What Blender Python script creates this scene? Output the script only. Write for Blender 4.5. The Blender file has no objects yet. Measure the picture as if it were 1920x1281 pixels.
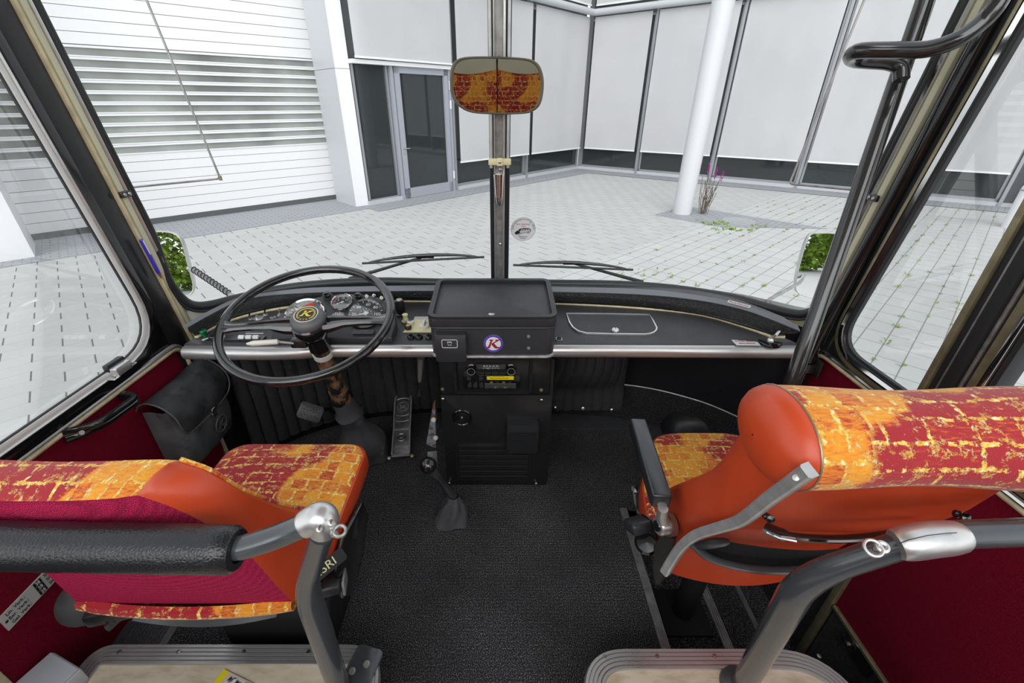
import bpy, bmesh, math, random
from mathutils import Vector, Matrix, Quaternion
V = Vector
sc = bpy.context.scene
col = sc.collection
rnd = random.Random(7)
# ------------------------------------------------------------------ camera, world, exposure
PITCH = math.radians(28.7); FPX = 814.0; CX, CY = 937.0, 640.5; CH = 1.35
GZ = -0.65                                   # courtyard level; the cab floor is z = 0
cam_d = bpy.data.cameras.new('camera'); cam = bpy.data.objects.new('camera', cam_d); col.objects.link(cam)
cam.location = (0, 0, CH); cam.rotation_euler = (math.radians(90) - PITCH, 0, 0)
cam_d.sensor_fit = 'HORIZONTAL'; cam_d.sensor_width = 36.0; cam_d.lens = 36.0*FPX/1920
cam_d.shift_x = (960-CX)/1920; cam_d.clip_start = 0.02; cam_d.clip_end = 300
sc.camera = cam
world = bpy.data.worlds.new('overcast_sky'); sc.world = world; world.use_nodes = True
wn = world.node_tree; bg = wn.nodes['Background']
tc = wn.nodes.new('ShaderNodeTexCoord'); sp = wn.nodes.new('ShaderNodeSeparateXYZ'); rp = wn.nodes.new('ShaderNodeValToRGB')
wn.links.new(tc.outputs['Generated'], sp.inputs[0]); wn.links.new(sp.outputs['Z'], rp.inputs[0]); wn.links.new(rp.outputs[0], bg.inputs[0])
rp.color_ramp.elements[0].position = 0.0; rp.color_ramp.elements[0].color = (1, 1, 1, 1)
rp.color_ramp.elements[1].position = 0.6; rp.color_ramp.elements[1].color = (.55, .58, .62, 1)
bg.inputs[1].default_value = 1.15
sun_d = bpy.data.lights.new('sun', 'SUN'); sun = bpy.data.objects.new('sun', sun_d); col.objects.link(sun)
sun_d.energy = 1.5; sun_d.angle = math.radians(60); sun.rotation_euler = (math.radians(62), 0, math.radians(-6))  # low wide sun added for side light on the facades under overcast sky
sc.view_settings.view_transform = 'Standard'; sc.view_settings.look = 'None'
sc.view_settings.exposure = 0.55; sc.view_settings.gamma = 1.0; sc.view_settings.use_curve_mapping = False
# ------------------------------------------------------------------ measuring helpers
cP, sP = math.cos(PITCH), math.sin(PITCH)
EYE = V((0, 0, CH))
def ray(px, py):
    u = (px-CX)/FPX; v = (CY-py)/FPX
    return V((u, cP + v*sP, -sP + v*cP))
def at(px, py, X=None, Y=None, Z=None, t=None):      # a measured point of the photo, placed at a known wall, depth or height
    d = ray(px, py)
    if X is not None: t = X/d.x
    elif Y is not None: t = Y/d.y
    elif Z is not None: t = (Z-CH)/d.z
    return EYE + d*t
def onplane(px, py, p, n):
    d = ray(px, py); return EYE + d*((p-EYE).dot(n)/d.dot(n))
def g(px, py): return at(px, py, Z=GZ)
# ------------------------------------------------------------------ object helpers
def thing(name, label, cat, loc=(0, 0, 0), group=None):
    o = bpy.data.objects.new(name, None); col.objects.link(o); o.location = loc; o.empty_display_size = .05
    o['label'] = label; o['category'] = cat
    if group: o['group'] = group
    return o
def tag(o, label, cat, group=None, kind=None):
    o['label'] = label; o['category'] = cat
    if group: o['group'] = group
    if kind: o['kind'] = kind
    return o
def obj(name, bm, m, parent=None, smooth=True, ang=35, label=None):
    me = bpy.data.meshes.new(name)
    bmesh.ops.recalc_face_normals(bm, faces=bm.faces)
    bm.to_mesh(me); bm.free()
    if m: me.materials.append(m)
    if smooth:
        me.shade_smooth(); me.set_sharp_from_angle(angle=math.radians(ang))
    o = bpy.data.objects.new(name, me); col.objects.link(o)
    if parent is not None:
        o.parent = parent
        if parent.type == 'EMPTY': o.location = -parent.location
    if label: o['label'] = label
    return o
def struct(name, bm, m, **k):
    o = obj(name, bm, m, **k); o['kind'] = 'structure'; return o
NB = bmesh.new
def box(bm, c, s, rot=None, bev=0.0, seg=2):
    r = bmesh.ops.create_cube(bm, size=1.0); vs = r['verts']
    bmesh.ops.scale(bm, vec=V(s), verts=vs)
    if bev > 0:
        es = list({e for v in vs for e in v.link_edges})
        rr = bmesh.ops.bevel(bm, geom=es, offset=bev, segments=seg, profile=.5, affect='EDGES')
        vs = list({v for f in rr['faces'] for v in f.verts} | {v for v in vs if v.is_valid})
    if rot is not None: bmesh.ops.transform(bm, matrix=rot.to_4x4(), verts=vs)
    bmesh.ops.translate(bm, vec=V(c), verts=vs); return vs
def frame(n, up=V((0, 0, 1))):                       # matrix whose z is n, y is near up
    z = V(n).normalized(); x = V(up).cross(z)
    if x.length < 1e-4: x = V((1, 0, 0))
    x.normalize(); y = z.cross(x)
    return Matrix((x, y, z)).transposed()
def bez(pts, k=8):                                   # Catmull-Rom through the points
    P = [V(p) for p in pts]
    if len(P) < 3: return P
    out = []
    for i in range(len(P)-1):
        a = P[i-1] if i else P[0]*2-P[1]; b = P[i]; c = P[i+1]; d = P[i+2] if i+2 < len(P) else P[-1]*2-P[-2]
        for j in range(k):
            t = j/k
            out.append(.5*((2*b)+(c-a)*t+(2*a-5*b+4*c-d)*t*t+(3*b-3*c+d-a)*t**3))
    out.append(P[-1]); return out
def fillet(pts, r, k=6):                             # polyline with rounded corners
    P = [V(p) for p in pts]; out = [P[0]]
    for i in range(1, len(P)-1):
        a, b, c = P[i-1], P[i], P[i+1]; rr = r[i] if isinstance(r, (list, tuple)) else r
        d1 = min(rr, (a-b).length*.49); d2 = min(rr, (c-b).length*.49)
        p = b+(a-b).normalized()*d1; q = b+(c-b).normalized()*d2
        for j in range(k+1):
            t = j/k; out.append(p*(1-t)**2 + b*2*t*(1-t) + q*t*t)
    out.append(P[-1]); return out
def grid(bm, rows, close_u=False, close_v=False, uvscale=1.0):
    R = [[bm.verts.new(p) for p in r] for r in rows]
    uvl = bm.loops.layers.uv.verify(); nr, nc = len(R), len(R[0])
    us = [0.0]
    mid = rows[nr//2]
    for j in range(1, nc+1): us.append(us[-1]+(V(mid[j % nc])-V(mid[j-1])).length)
    vs = [0.0]
    for i in range(1, nr+1): vs.append(vs[-1]+(V(rows[i % nr][nc//2])-V(rows[i-1][nc//2])).length)
    for i in range(nr if close_v else nr-1):
        for j in range(nc if close_u else nc-1):
            q = [(i, j), (i, j+1), (i+1, j+1), (i+1, j)]
            try: f = bm.faces.new([R[a % nr][b % nc] for a, b in q])
            except ValueError: continue
            for l, (a, b) in zip(f.loops, q): l[uvl].uv = (us[b]*uvscale, vs[a]*uvscale)
    return R
def tube(bm, pts, r, n=12, cap=True, flat=1.0):
    P = [V(p) for p in pts]; N = len(P); rows = []; prev = None
    for i, p in enumerate(P):
        d = (P[min(i+1, N-1)]-P[max(i-1, 0)])
        if d.length < 1e-9: d = V((0, 0, 1))
        d.normalize()
        if prev is None:
            a = V((0, 0, 1)) if abs(d.z) < .9 else V((1, 0, 0)); x = a.cross(d).normalized()
        else:
            x = prev - d*prev.dot(d); x.normalize()
        prev = x; y = d.cross(x); rad = r[i] if isinstance(r, (list, tuple)) else r
        rows.append([p + (x*math.cos(a2)+y*math.sin(a2)*flat)*rad for a2 in [2*math.pi*k/n for k in range(n)]])
    R = grid(bm, rows, close_u=True)
    if cap: bm.faces.new(R[0][::-1]); bm.faces.new(R[-1])
    return R
def sweep(bm, pts, prof, side=None, cap=True, closed=True):   # prof: list of (a, b): a along 'side', b along 'up'
    P = [V(p) for p in pts]; N = len(P); rows = []
    for i, p in enumerate(P):
        d = (P[min(i+1, N-1)]-P[max(i-1, 0)]).normalized()
        up = side if side is not None else V((0, 0, 1))
        if callable(up): up = up(i)
        s = d.cross(up).normalized(); u = s.cross(d)
        rows.append([p+s*a+u*b for a, b in prof])
    R = grid(bm, rows, close_u=closed)
    if cap and closed: bm.faces.new(R[0][::-1]); bm.faces.new(R[-1])
    return R
def lathe(bm, prof, o, ax=(0, 0, 1), n=24, cap=True):         # prof: (radius, height)
    F = frame(ax, V((0, 1, 0)) if abs(V(ax).normalized().y) < .9 else V((1, 0, 0))); o = V(o)
    rows = [[o + F @ V((r*math.cos(2*math.pi*k/n), r*math.sin(2*math.pi*k/n), h)) for k in range(n)] for r, h in prof]
    R = grid(bm, rows, close_u=True)
    if cap:
        if prof[0][0] > 1e-5: bm.faces.new(R[0][::-1])
        if prof[-1][0] > 1e-5: bm.faces.new(R[-1])
    return R
def prism(bm, outline, off, bev=0.0):
    A = [V(p) for p in outline]; off = V(off)
    a = [bm.verts.new(p) for p in A]; b = [bm.verts.new(p+off) for p in A]; n = len(A)
    fs = [bm.faces.new(a[::-1]), bm.faces.new(b)] + [bm.faces.new((a[i], a[(i+1) % n], b[(i+1) % n], b[i])) for i in range(n)]
    if bev > 0:
        es = [e for f in fs[:2] for e in f.edges]
        bmesh.ops.bevel(bm, geom=list(set(es)), offset=bev, segments=2, profile=.5, affect='EDGES')
def rr2(w, h, r, k=5):                                        # rounded rectangle outline, centred
    out = []
    for cx, cy, a0 in ((w/2-r, h/2-r, 0), (-w/2+r, h/2-r, 90), (-w/2+r, -h/2+r, 180), (w/2-r, -h/2+r, 270)):
        for j in range(k+1):
            a = math.radians(a0+90*j/k); out.append((cx+r*math.cos(a), cy+r*math.sin(a)))
    return out
def plate(bm, c, F, w, h, th, r=0.005, bev=0.0, k=5):         # rounded plate lying in frame F's xy, thickness along +z
    c = V(c); prism(bm, [c + F @ V((x, y, 0)) for x, y in rr2(w, h, min(r, w/2-1e-4, h/2-1e-4), k)], F @ V((0, 0, th)), bev)
def ring(bm, c, F, R, r, n=28, m=8, flat=1.0):
    c = V(c); rows = []
    for i in range(n):
        a = 2*math.pi*i/n; d = F @ V((math.cos(a), math.sin(a), 0)); z = F @ V((0, 0, 1))
        rows.append([c + d*(R+r*math.cos(b)) + z*r*flat*math.sin(b) for b in [2*math.pi*j/m for j in range(m)]])
    grid(bm, rows, close_u=True, close_v=True)
def wallbox(bm, p, q, z0, z1, off, th):                       # upright slab from p to q in plan, off = distance towards the viewer
    p = V((p[0], p[1], 0)); q = V((q[0], q[1], 0)); d = (q-p).normalized(); n = V((d.y, -d.x, 0))
    a = p+n*off; b = q+n*off
    prism(bm, [a+V((0, 0, z0)), b+V((0, 0, z0)), b+V((0, 0, z1)), a+V((0, 0, z1))], n*th)
def text(body, size, c, F, m, parent, name='lettering', ext=.0004, align='CENTER', sx=1.0, shear=0.0):
    cu = bpy.data.curves.new(name, 'FONT'); cu.body = body; cu.size = size; cu.align_x = align; cu.align_y = 'CENTER'
    cu.extrude = ext; cu.shear = shear; cu.resolution_u = 3
    o = bpy.data.objects.new(name, cu); col.objects.link(o)
    dg = bpy.context.evaluated_depsgraph_get(); me = bpy.data.meshes.new_from_object(o.evaluated_get(dg))
    bpy.data.objects.remove(o); bpy.data.curves.remove(cu)
    M = Matrix.Translation(V(c)) @ F.to_4x4() @ Matrix.Diagonal((sx, 1, 1, 1)); me.transform(M)
    me.materials.clear(); me.materials.append(m)
    r = bpy.data.objects.new(name, me); col.objects.link(r)
    if parent is not None:
        r.parent = parent
        if parent.type == 'EMPTY': r.location = -parent.location
    return r
# ------------------------------------------------------------------ materials
def nodes(name):
    m = bpy.data.materials.new(name); m.use_nodes = True; t = m.node_tree
    return m, t, t.nodes['Principled BSDF']
def L(t, a, b): t.links.new(a, b)
def N(t, typ, **k):
    n = t.nodes.new(typ)
    for a, b in k.items(): setattr(n, a, b)
    return n
def math_(t, op, a, b=None, c=None):
    n = N(t, 'ShaderNodeMath', operation=op)
    for i, x in enumerate((a, b, c)):
        if x is None: continue
        if isinstance(x, (int, float)): n.inputs[i].default_value = x
        else: L(t, x, n.inputs[i])
    return n.outputs[0]
def ramp(t, fac, stops):
    n = N(t, 'ShaderNodeValToRGB'); e = n.color_ramp.elements
    while len(e) < len(stops): e.new(.5)
    for k, (p, c) in zip(e, stops): k.position = p; k.color = (*c, 1) if len(c) == 3 else c
    L(t, fac, n.inputs[0]); return n.outputs[0]
def mixc(t, f, a, b):
    n = N(t, 'ShaderNodeMix', data_type='RGBA')
    for i, x in ((0, f), (6, a), (7, b)):
        if isinstance(x, (int, float)): n.inputs[i].default_value = x
        elif isinstance(x, tuple): n.inputs[i].default_value = (*x, 1)
        else: L(t, x, n.inputs[i])
    return n.outputs[2]
def noise(t, scale, detail=4, vec=None, rough=.5, dist=0):
    n = N(t, 'ShaderNodeTexNoise'); n.inputs['Scale'].default_value = scale; n.inputs['Detail'].default_value = detail
    n.inputs['Roughness'].default_value = rough; n.inputs['Distortion'].default_value = dist
    if vec is not None: L(t, vec, n.inputs['Vector'])
    return n.outputs[0]
def bump(t, b, h, strength, dist=.002):
    n = N(t, 'ShaderNodeBump'); n.inputs['Strength'].default_value = strength; n.inputs['Distance'].default_value = dist
    L(t, h, n.inputs['Height']); L(t, n.outputs[0], b.inputs['Normal'])
def objvec(t): return N(t, 'ShaderNodeTexCoord').outputs['Object']
def M(name, c, rough=.5, metal=0.0, spec=.5, bscale=None, bstr=.3, bdist=.001, var=.0, vscale=6, coat=0.0, kind='noise', rvar=0.0):
    m, t, b = nodes(name); v = objvec(t)
    b.inputs['Base Color'].default_value = (*c, 1); b.inputs['Roughness'].default_value = rough; b.inputs['Metallic'].default_value = metal
    b.inputs['Specular IOR Level'].default_value = spec; b.inputs['Coat Weight'].default_value = coat; b.inputs['Coat Roughness'].default_value = .08
    if var:
        f = noise(t, vscale, 5, v); lo = tuple(x*(1-var) for x in c); hi = tuple(min(1, x*(1+var)) for x in c)
        L(t, ramp(t, f, [(.3, lo), (.7, hi)]), b.inputs['Base Color'])
    if rvar:
        f = noise(t, vscale*2, 5, v); n = N(t, 'ShaderNodeMapRange'); L(t, f, n.inputs[0]); n.inputs[1].default_value = .3; n.inputs[2].default_value = .7
        n.inputs[3].default_value = max(.02, rough-rvar); n.inputs[4].default_value = rough+rvar; L(t, n.outputs[0], b.inputs['Roughness'])
    if bscale:
        if kind == 'noise': h = noise(t, bscale, 4, v)
        elif kind == 'pebble':
            n = N(t, 'ShaderNodeTexVoronoi', feature='DISTANCE_TO_EDGE'); n.inputs['Scale'].default_value = bscale; L(t, v, n.inputs['Vector'])
            h = ramp(t, n.outputs['Distance'], [(.0, (0, 0, 0)), (.25, (1, 1, 1))])
        elif kind == 'cell':
            n = N(t, 'ShaderNodeTexVoronoi', feature='F1'); n.inputs['Scale'].default_value = bscale; n.inputs['Randomness'].default_value = .25; L(t, v, n.inputs['Vector'])
            h = ramp(t, n.outputs['Distance'], [(.2, (1, 1, 1)), (.6, (0, 0, 0))])
        bump(t, b, h, bstr, bdist)
    return m
black = M('black_paint', (.016, .016, .017), .26, bscale=60, bstr=.05, rvar=.08, vscale=5)
deep_black = M('deep_black', (.006, .006, .006), .8)
black_gloss = M('gloss_black', (.008, .008, .009), .12, coat=.6)
black_mat = M('matt_black', (.014, .014, .015), .6)
rubber = M('black_rubber', (.022, .023, .025), .42, bscale=40, bstr=.06)
vinyl = M('black_vinyl', (.031, .032, .037), .36, bscale=420, bstr=.30, bdist=.001, kind='pebble', rvar=.1)
vinyl_coarse = M('embossed_vinyl', (.020, .020, .021), .33, bscale=260, bstr=.8, bdist=.003, kind='pebble')
leather = M('black_leather', (.085, .085, .090), .30, coat=.25, bscale=14, bstr=.35, bdist=.012, rvar=.1, vscale=9)
bag_leather = M('worn_black_leather', (.11, .118, .125), .34, bscale=30, bstr=.12, bdist=.002, var=.6, vscale=12, rvar=.12)
hammered = M('hammered_rubber', (.055, .056, .06), .5, bscale=95, bstr=.9, bdist=.003, kind='cell')
grey_tube = M('grey_enamel', (.060, .066, .072), .22, coat=.5, bscale=20, bstr=.02)
dark_tube = M('dark_enamel', (.020, .020, .021), .16, coat=.6, bscale=20, bstr=.02)
sleeve_m = M('wrinkled_leather', (.018, .018, .020), .28, bscale=170, bstr=.22, bdist=.0015, kind='pebble', rvar=.08)
chrome = M('chrome', (.80, .80, .80), .12, metal=1)
strip_m = M('aluminium_strip', (.55, .55, .55), .36, metal=.55, var=.15, vscale=40)
alu = M('satin_aluminium', (.50, .49, .48), .34, metal=.75, bscale=30, bstr=.04, rvar=.08)
alu_dark = M('worn_aluminium', (.36, .35, .345), .42, metal=.6, var=.25, vscale=40, rvar=.1)
alu_bright = M('polished_aluminium', (.66, .655, .65), .32, metal=.8, var=.1, vscale=30)
gold = M('aged_brass_trim', (.36, .32, .20), .35, metal=.6, var=.2, vscale=30)
cream = M('cream_paint', (.62, .60, .43), .45, var=.08, vscale=4)
cream_trim = M('cream_piping', (.60, .52, .33), .45, var=.2, vscale=30)
cream_white = M('pale_cream_paint', (.70, .69, .62), .4)
white_paint = M('white_paint', (.75, .75, .74), .4)
white_pl = M('white_plastic', (.75, .75, .75), .35)
ivory = M('ivory_plastic', (.72, .66, .38), .4)
screw_m = M('screw_steel', (.35, .34, .32), .3, metal=1)
orange_v = M('orange_vinyl', (.57, .064, .018), .36, bscale=120, bstr=.06, var=.10, vscale=5, rvar=.07)
steel_dk = M('dark_steel', (.10, .10, .10), .35, metal=.8)
glassdk = M('dark_gauge_face', (.05, .055, .055), .3)
ink = M('black_ink', (.01, .01, .01), .5)
ink_w = M('white_ink', (.75, .75, .75), .5)
ink_r = M('dark_red_ink', (.30, .01, .03), .5)
ink_y = M('yellow_ink', (.70, .55, .06), .4)
yellow = M('yellow_print', (.80, .66, .01), .4)
red_p = M('red_print', (.75, .06, .02), .4)
green_p = M('green_plastic', (.0, .13, .05), .35)
amber = M('orange_plastic', (.8, .33, .01), .3)
purple = M('violet_blue_print', (.10, .06, .48), .4)
pen_m = M('violet_plastic', (.06, .04, .50), .2, coat=.4)
rust = M('rusty_paint', (.16, .085, .045), .6, var=.7, vscale=25, bscale=60, bstr=.3)
label_m = M('label_card', (.55, .56, .55), .45)
def mirror_m():
    return M('mirror_glass', (.92, .92, .92), .01, metal=1)
mirror = mirror_m()
def glass_mat(name, tint, refl=1.0):
    m = bpy.data.materials.new(name); m.use_nodes = True; t = m.node_tree; t.nodes.clear()
    o = N(t, 'ShaderNodeOutputMaterial'); tr = N(t, 'ShaderNodeBsdfTransparent'); gl = N(t, 'ShaderNodeBsdfGlossy'); mx = N(t, 'ShaderNodeMixShader'); fr = N(t, 'ShaderNodeFresnel')
    tr.inputs[0].default_value = (*tint, 1); gl.inputs['Roughness'].default_value = .0; fr.inputs[0].default_value = 1.45
    f = math_(t, 'MULTIPLY', fr.outputs[0], refl)
    L(t, f, mx.inputs[0]); L(t, tr.outputs[0], mx.inputs[1]); L(t, gl.outputs[0], mx.inputs[2]); L(t, mx.outputs[0], o.inputs[0]); return m
pane_m = glass_mat('clear_glass', (.985, .99, .99), .25)
gauge_glass = glass_mat('gauge_glass', (.97, .97, .97), .18)
def carpet_mat():
    m, t, b = nodes('black_ribbed_carpet'); v = objvec(t); s = N(t, 'ShaderNodeSeparateXYZ'); L(t, v, s.inputs[0])
    w = math_(t, 'SINE', math_(t, 'MULTIPLY', s.outputs[1], 620.0))
    w2 = math_(t, 'SINE', math_(t, 'MULTIPLY', s.outputs[0], 700.0))
    n1 = noise(t, 330, 3, v, .7); n2 = noise(t, 2.6, 4, v)
    h = math_(t, 'ADD', math_(t, 'MULTIPLY', w, .35), math_(t, 'ADD', math_(t, 'MULTIPLY', n1, 1.3), math_(t, 'MULTIPLY', w2, .2)))
    c1 = ramp(t, n1, [(.40, (.004, .004, .0045)), (.53, (.024, .024, .026)), (.66, (.34, .34, .35))])
    c2 = ramp(t, n2, [(.35, (.6, .6, .6)), (.7, (1.5, 1.5, 1.5))])
    mm = N(t, 'ShaderNodeMix', data_type='RGBA', blend_type='MULTIPLY'); mm.inputs[0].default_value = 1
    L(t, c1, mm.inputs[6]); L(t, c2, mm.inputs[7]); L(t, mm.outputs[2], b.inputs['Base Color'])
    b.inputs['Roughness'].default_value = .9; bump(t, b, h, .8, .004); return m
carpet = carpet_mat()
def weave_mat(name, c, scale=430):
    m, t, b = nodes(name); v = objvec(t)
    n = N(t, 'ShaderNodeTexVoronoi', feature='F1'); n.inputs['Scale'].default_value = scale; n.inputs['Randomness'].default_value = .35; L(t, v, n.inputs['Vector'])
    f = n.outputs['Distance']
    L(t, ramp(t, f, [(.15, tuple(min(1, x*1.5) for x in c)), (.6, tuple(x*.55 for x in c))]), b.inputs['Base Color'])
    b.inputs['Roughness'].default_value = .85; b.inputs['Specular IOR Level'].default_value = .15
    bump(t, b, ramp(t, f, [(.1, (1, 1, 1)), (.6, (0, 0, 0))]), .7, .002); return m
crimson = weave_mat('crimson_weave', (.230, .003, .022), 380)
crimson_seat = weave_mat('crimson_seat_cloth', (.50, .018, .085), 330)
def brick_fabric():
    m, t, b = nodes('brick_pattern_moquette'); uv = N(t, 'ShaderNodeTexCoord').outputs['UV']
    def warp(scale, amp, det=5):
        nz = N(t, 'ShaderNodeTexNoise'); nz.inputs['Scale'].default_value = scale; nz.inputs['Detail'].default_value = det; nz.inputs['Roughness'].default_value = .7; L(t, uv, nz.inputs['Vector'])
        va = N(t, 'ShaderNodeVectorMath', operation='MULTIPLY_ADD'); L(t, nz.outputs['Color'], va.inputs[0]); va.inputs[1].default_value = (amp, amp, 0); L(t, uv, va.inputs[2]); return va.outputs[0]
    def bricks(vec, w, h, mort, sq=.62):
        br = N(t, 'ShaderNodeTexBrick', offset=.5, squash=sq, squash_frequency=3); br.inputs['Scale'].default_value = 1; br.inputs['Brick Width'].default_value = w; br.inputs['Row Height'].default_value = h
        br.inputs['Mortar Size'].default_value = mort; br.inputs['Mortar Smooth'].default_value = .2; L(t, vec, br.inputs['Vector'])
        br.inputs['Color1'].default_value = (0, 0, 0, 1); br.inputs['Color2'].default_value = (1, 1, 1, 1); br.inputs['Mortar'].default_value = (.5, .5, .5, 1); return br
    w1 = warp(60, .016); w2 = warp(95, .012)
    big = noise(t, 4.2, 1, uv)
    wide = bricks(w1, .095, .034, .0034); small = bricks(w2, .040, .036, .0036, .8)
    zone = ramp(t, big, [(.49, (0, 0, 0)), (.53, (1, 1, 1))])        # orange cobble zones against red brick zones
    fac = mixc(t, zone, wide.outputs['Fac'], small.outputs['Fac']); cellc = mixc(t, zone, wide.outputs['Color'], small.outputs['Color'])
    st = N(t, 'ShaderNodeMapping'); L(t, uv, st.inputs[0]); st.inputs['Scale'].default_value = (1, 4.2, 1); st.inputs['Rotation'].default_value = (0, 0, .55)
    s1 = noise(t, 55, 4, st.outputs[0], .7)
    f = math_(t, 'ADD', math_(t, 'MULTIPLY', zone, .30), math_(t, 'ADD', math_(t, 'MULTIPLY', s1, .62), math_(t, 'MULTIPLY', cellc, .26)))
    base = ramp(t, f, [(.50, (.38, .006, .014)), (.56, (.42, .014, .014)), (.62, (.60, .10, .010)), (.70, (.78, .24, .008)), (.86, (.88, .38, .015))])
    brk = ramp(t, noise(t, 48, 5, uv, .75), [(.47, (0, 0, 0)), (.51, (1, 1, 1))])
    mort = math_(t, 'MULTIPLY', fac, brk)
    extra = ramp(t, noise(t, 36, 7, w1, .8), [(.560, (0, 0, 0)), (.575, (1, 1, 1)), (.60, (1, 1, 1)), (.615, (0, 0, 0))])
    mort = math_(t, 'MAXIMUM', mort, math_(t, 'MULTIPLY', extra, .85))
    yel = ramp(t, noise(t, 160, 2, uv), [(.42, (.80, .42, .03)), (.56, (.90, .66, .16)), (.70, (.92, .88, .66))])
    L(t, mixc(t, mort, base, yel), b.inputs['Base Color']); b.inputs['Roughness'].default_value = .8; b.inputs['Sheen Weight'].default_value = .2
    fine = N(t, 'ShaderNodeTexVoronoi'); fine.inputs['Scale'].default_value = 420; L(t, uv, fine.inputs['Vector'])
    bump(t, b, math_(t, 'ADD', math_(t, 'MULTIPLY', fine.outputs['Distance'], -.5), mort), .5, .0015); return m
fabric = brick_fabric()
def paver_mat(name, ang, Lw, H, base, joint, rowk, headk, off=.5, var=.08):
    m, t, b = nodes(name); v = objvec(t); mp = N(t, 'ShaderNodeMapping'); L(t, v, mp.inputs[0]); mp.inputs['Rotation'].default_value = (0, 0, -ang)
    s = N(t, 'ShaderNodeSeparateXYZ'); L(t, mp.outputs[0], s.inputs[0])
    ry = math_(t, 'DIVIDE', s.outputs[1], H); row = math_(t, 'FLOOR', ry); fy = math_(t, 'FRACT', ry)
    rx = math_(t, 'ADD', math_(t, 'DIVIDE', s.outputs[0], Lw), math_(t, 'MULTIPLY', row, off)); fx = math_(t, 'FRACT', rx)
    jx = math_(t, 'LESS_THAN', fx, .014/Lw*.9); jy = math_(t, 'LESS_THAN', fy, .010/H)
    jf = math_(t, 'MAXIMUM', math_(t, 'MULTIPLY', jx, headk), math_(t, 'MULTIPLY', jy, rowk))
    cell = N(t, 'ShaderNodeTexWhiteNoise', noise_dimensions='2D'); cb = N(t, 'ShaderNodeCombineXYZ'); L(t, math_(t, 'FLOOR', rx), cb.inputs[0]); L(t, row, cb.inputs[1]); L(t, cb.outputs[0], cell.inputs[0])
    k = math_(t, 'ADD', math_(t, 'MULTIPLY', cell.outputs[0], var), math_(t, 'MULTIPLY', noise(t, .8, 4, v), var*1.5))
    k2 = math_(t, 'ADD', k, math_(t, 'MULTIPLY', noise(t, 70, 3, v), .10))
    c = ramp(t, k2, [(.0, tuple(x*.86 for x in base)), (.30, tuple(min(1, x*1.08) for x in base))])
    L(t, mixc(t, jf, c, joint), b.inputs['Base Color']); b.inputs['Roughness'].default_value = .8
    bump(t, b, math_(t, 'MULTIPLY', jf, -1.0), .3, .01); return m
ANG = math.radians(42.5)
pav_left = paver_mat('pale_running_bond_pavers', ANG, .42, .20, (.56, .56, .545), (.10, .10, .10), .16, .85)
pav_right = paver_mat('pale_grid_pavers', ANG, .30, .19, (.60, .60, .585), (.16, .17, .12), .75, .55, off=0.0)
pav_grey = paver_mat('grey_small_pavers', ANG, .20, .10, (.36, .37, .39), (.16, .165, .17), .7, .7, off=.5, var=.2)
panel_w = M('white_door_panel', (.83, .83, .83), .4)
screen_m = M('white_screen_cloth', (.90, .90, .91), .7, bscale=8, bstr=.08, bdist=.02, var=.03, vscale=.8)
mull_m = M('grey_aluminium_profile', (.36, .37, .39), .35, metal=.5)
frame_m = M('grey_door_frame', (.34, .355, .40), .4)
dark_m = M('dark_profile', (.10, .105, .11), .45)
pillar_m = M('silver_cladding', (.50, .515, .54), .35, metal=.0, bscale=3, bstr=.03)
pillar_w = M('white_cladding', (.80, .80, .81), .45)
pane_dark = M('dark_glazing', (.030, .036, .038), .03, spec=.6, coat=.0)
band_glass = M('hazy_door_glazing', (.26, .28, .26), .10, spec=.7, var=.5, vscale=.9)
# ================================================================== THE COURTYARD
A0 = g(690, 385); C0 = g(1083, 316); R0 = g(1870, 387); G1 = g(638, 372); G2 = g(184, 434)
dC = (C0-A0).normalized(); dR = (R0-C0).normalized(); dG = (G1-G2).normalized()
nC = V((dC.y, -dC.x, 0)); nR = V((dR.y, -dR.x, 0)); nG = V((dG.y, -dG.x, 0))
def onC(px, py): return onplane(px, py, A0, nC)
def onR(px, py): return onplane(px, py, C0, nR)
def onG(px, py): return onplane(px, py, G1, nG)
def poly(bm, pts): bm.faces.new([bm.verts.new(V(p)) for p in pts])
# ground: two paved areas meeting along one joint, and the grey border strips
e1 = V((math.cos(ANG), math.sin(ANG), 0)); e2 = V((-e1.y, e1.x, 0)); B = V((.9, 5.6, GZ))
bm = NB(); poly(bm, [B-e1*40, B+e1*40, B+e1*40+e2*45, B-e1*40+e2*45]); struct('ground_paving', bm, pav_left, smooth=False)
bm = NB(); poly(bm, [B-e1*40, B+e1*40, B+e1*40-e2*45, B-e1*40-e2*45]); struct('ground_grid_paving', bm, pav_right, smooth=False)
up = V((0, 0, .004))
bm = NB()
a = G1+dG*1.2; b_ = G2-dG*12
poly(bm, [p+up for p in (b_, a, a+nG*1.55, b_+nG*1.75)])
struct('ground_border_garage', bm, pav_grey, smooth=False)
up = V((0, 0, .007)); bm = NB()
poly(bm, [p+up for p in (A0-dC*.2, C0, C0+nC*.9+dC*-.6, A0+nC*.75-dC*.2)]); struct('ground_border_glass_front', bm, pav_grey, smooth=False)
up = V((0, 0, .010)); bm = NB()
poly(bm, [p+up for p in (C0, R0+dR*4, R0+dR*4+nR*.85, C0+nR*.85-dR*-.3)]); struct('ground_border_right_front', bm, pav_grey, smooth=False)
COL = g(1278, 400); COL.z = GZ
up = V((0, 0, .004)); bm = NB()
cc = COL+e2*-.15+e1*.2
poly(bm, [cc+up-e1*.75-e2*.9, cc+up+e1*.55-e2*.9-e2*1.4, cc+up+e1*.55+e2*.45, cc+up-e1*.75+e2*.45]); struct('ground_patch_around_column', bm, pav_grey, smooth=False)
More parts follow.
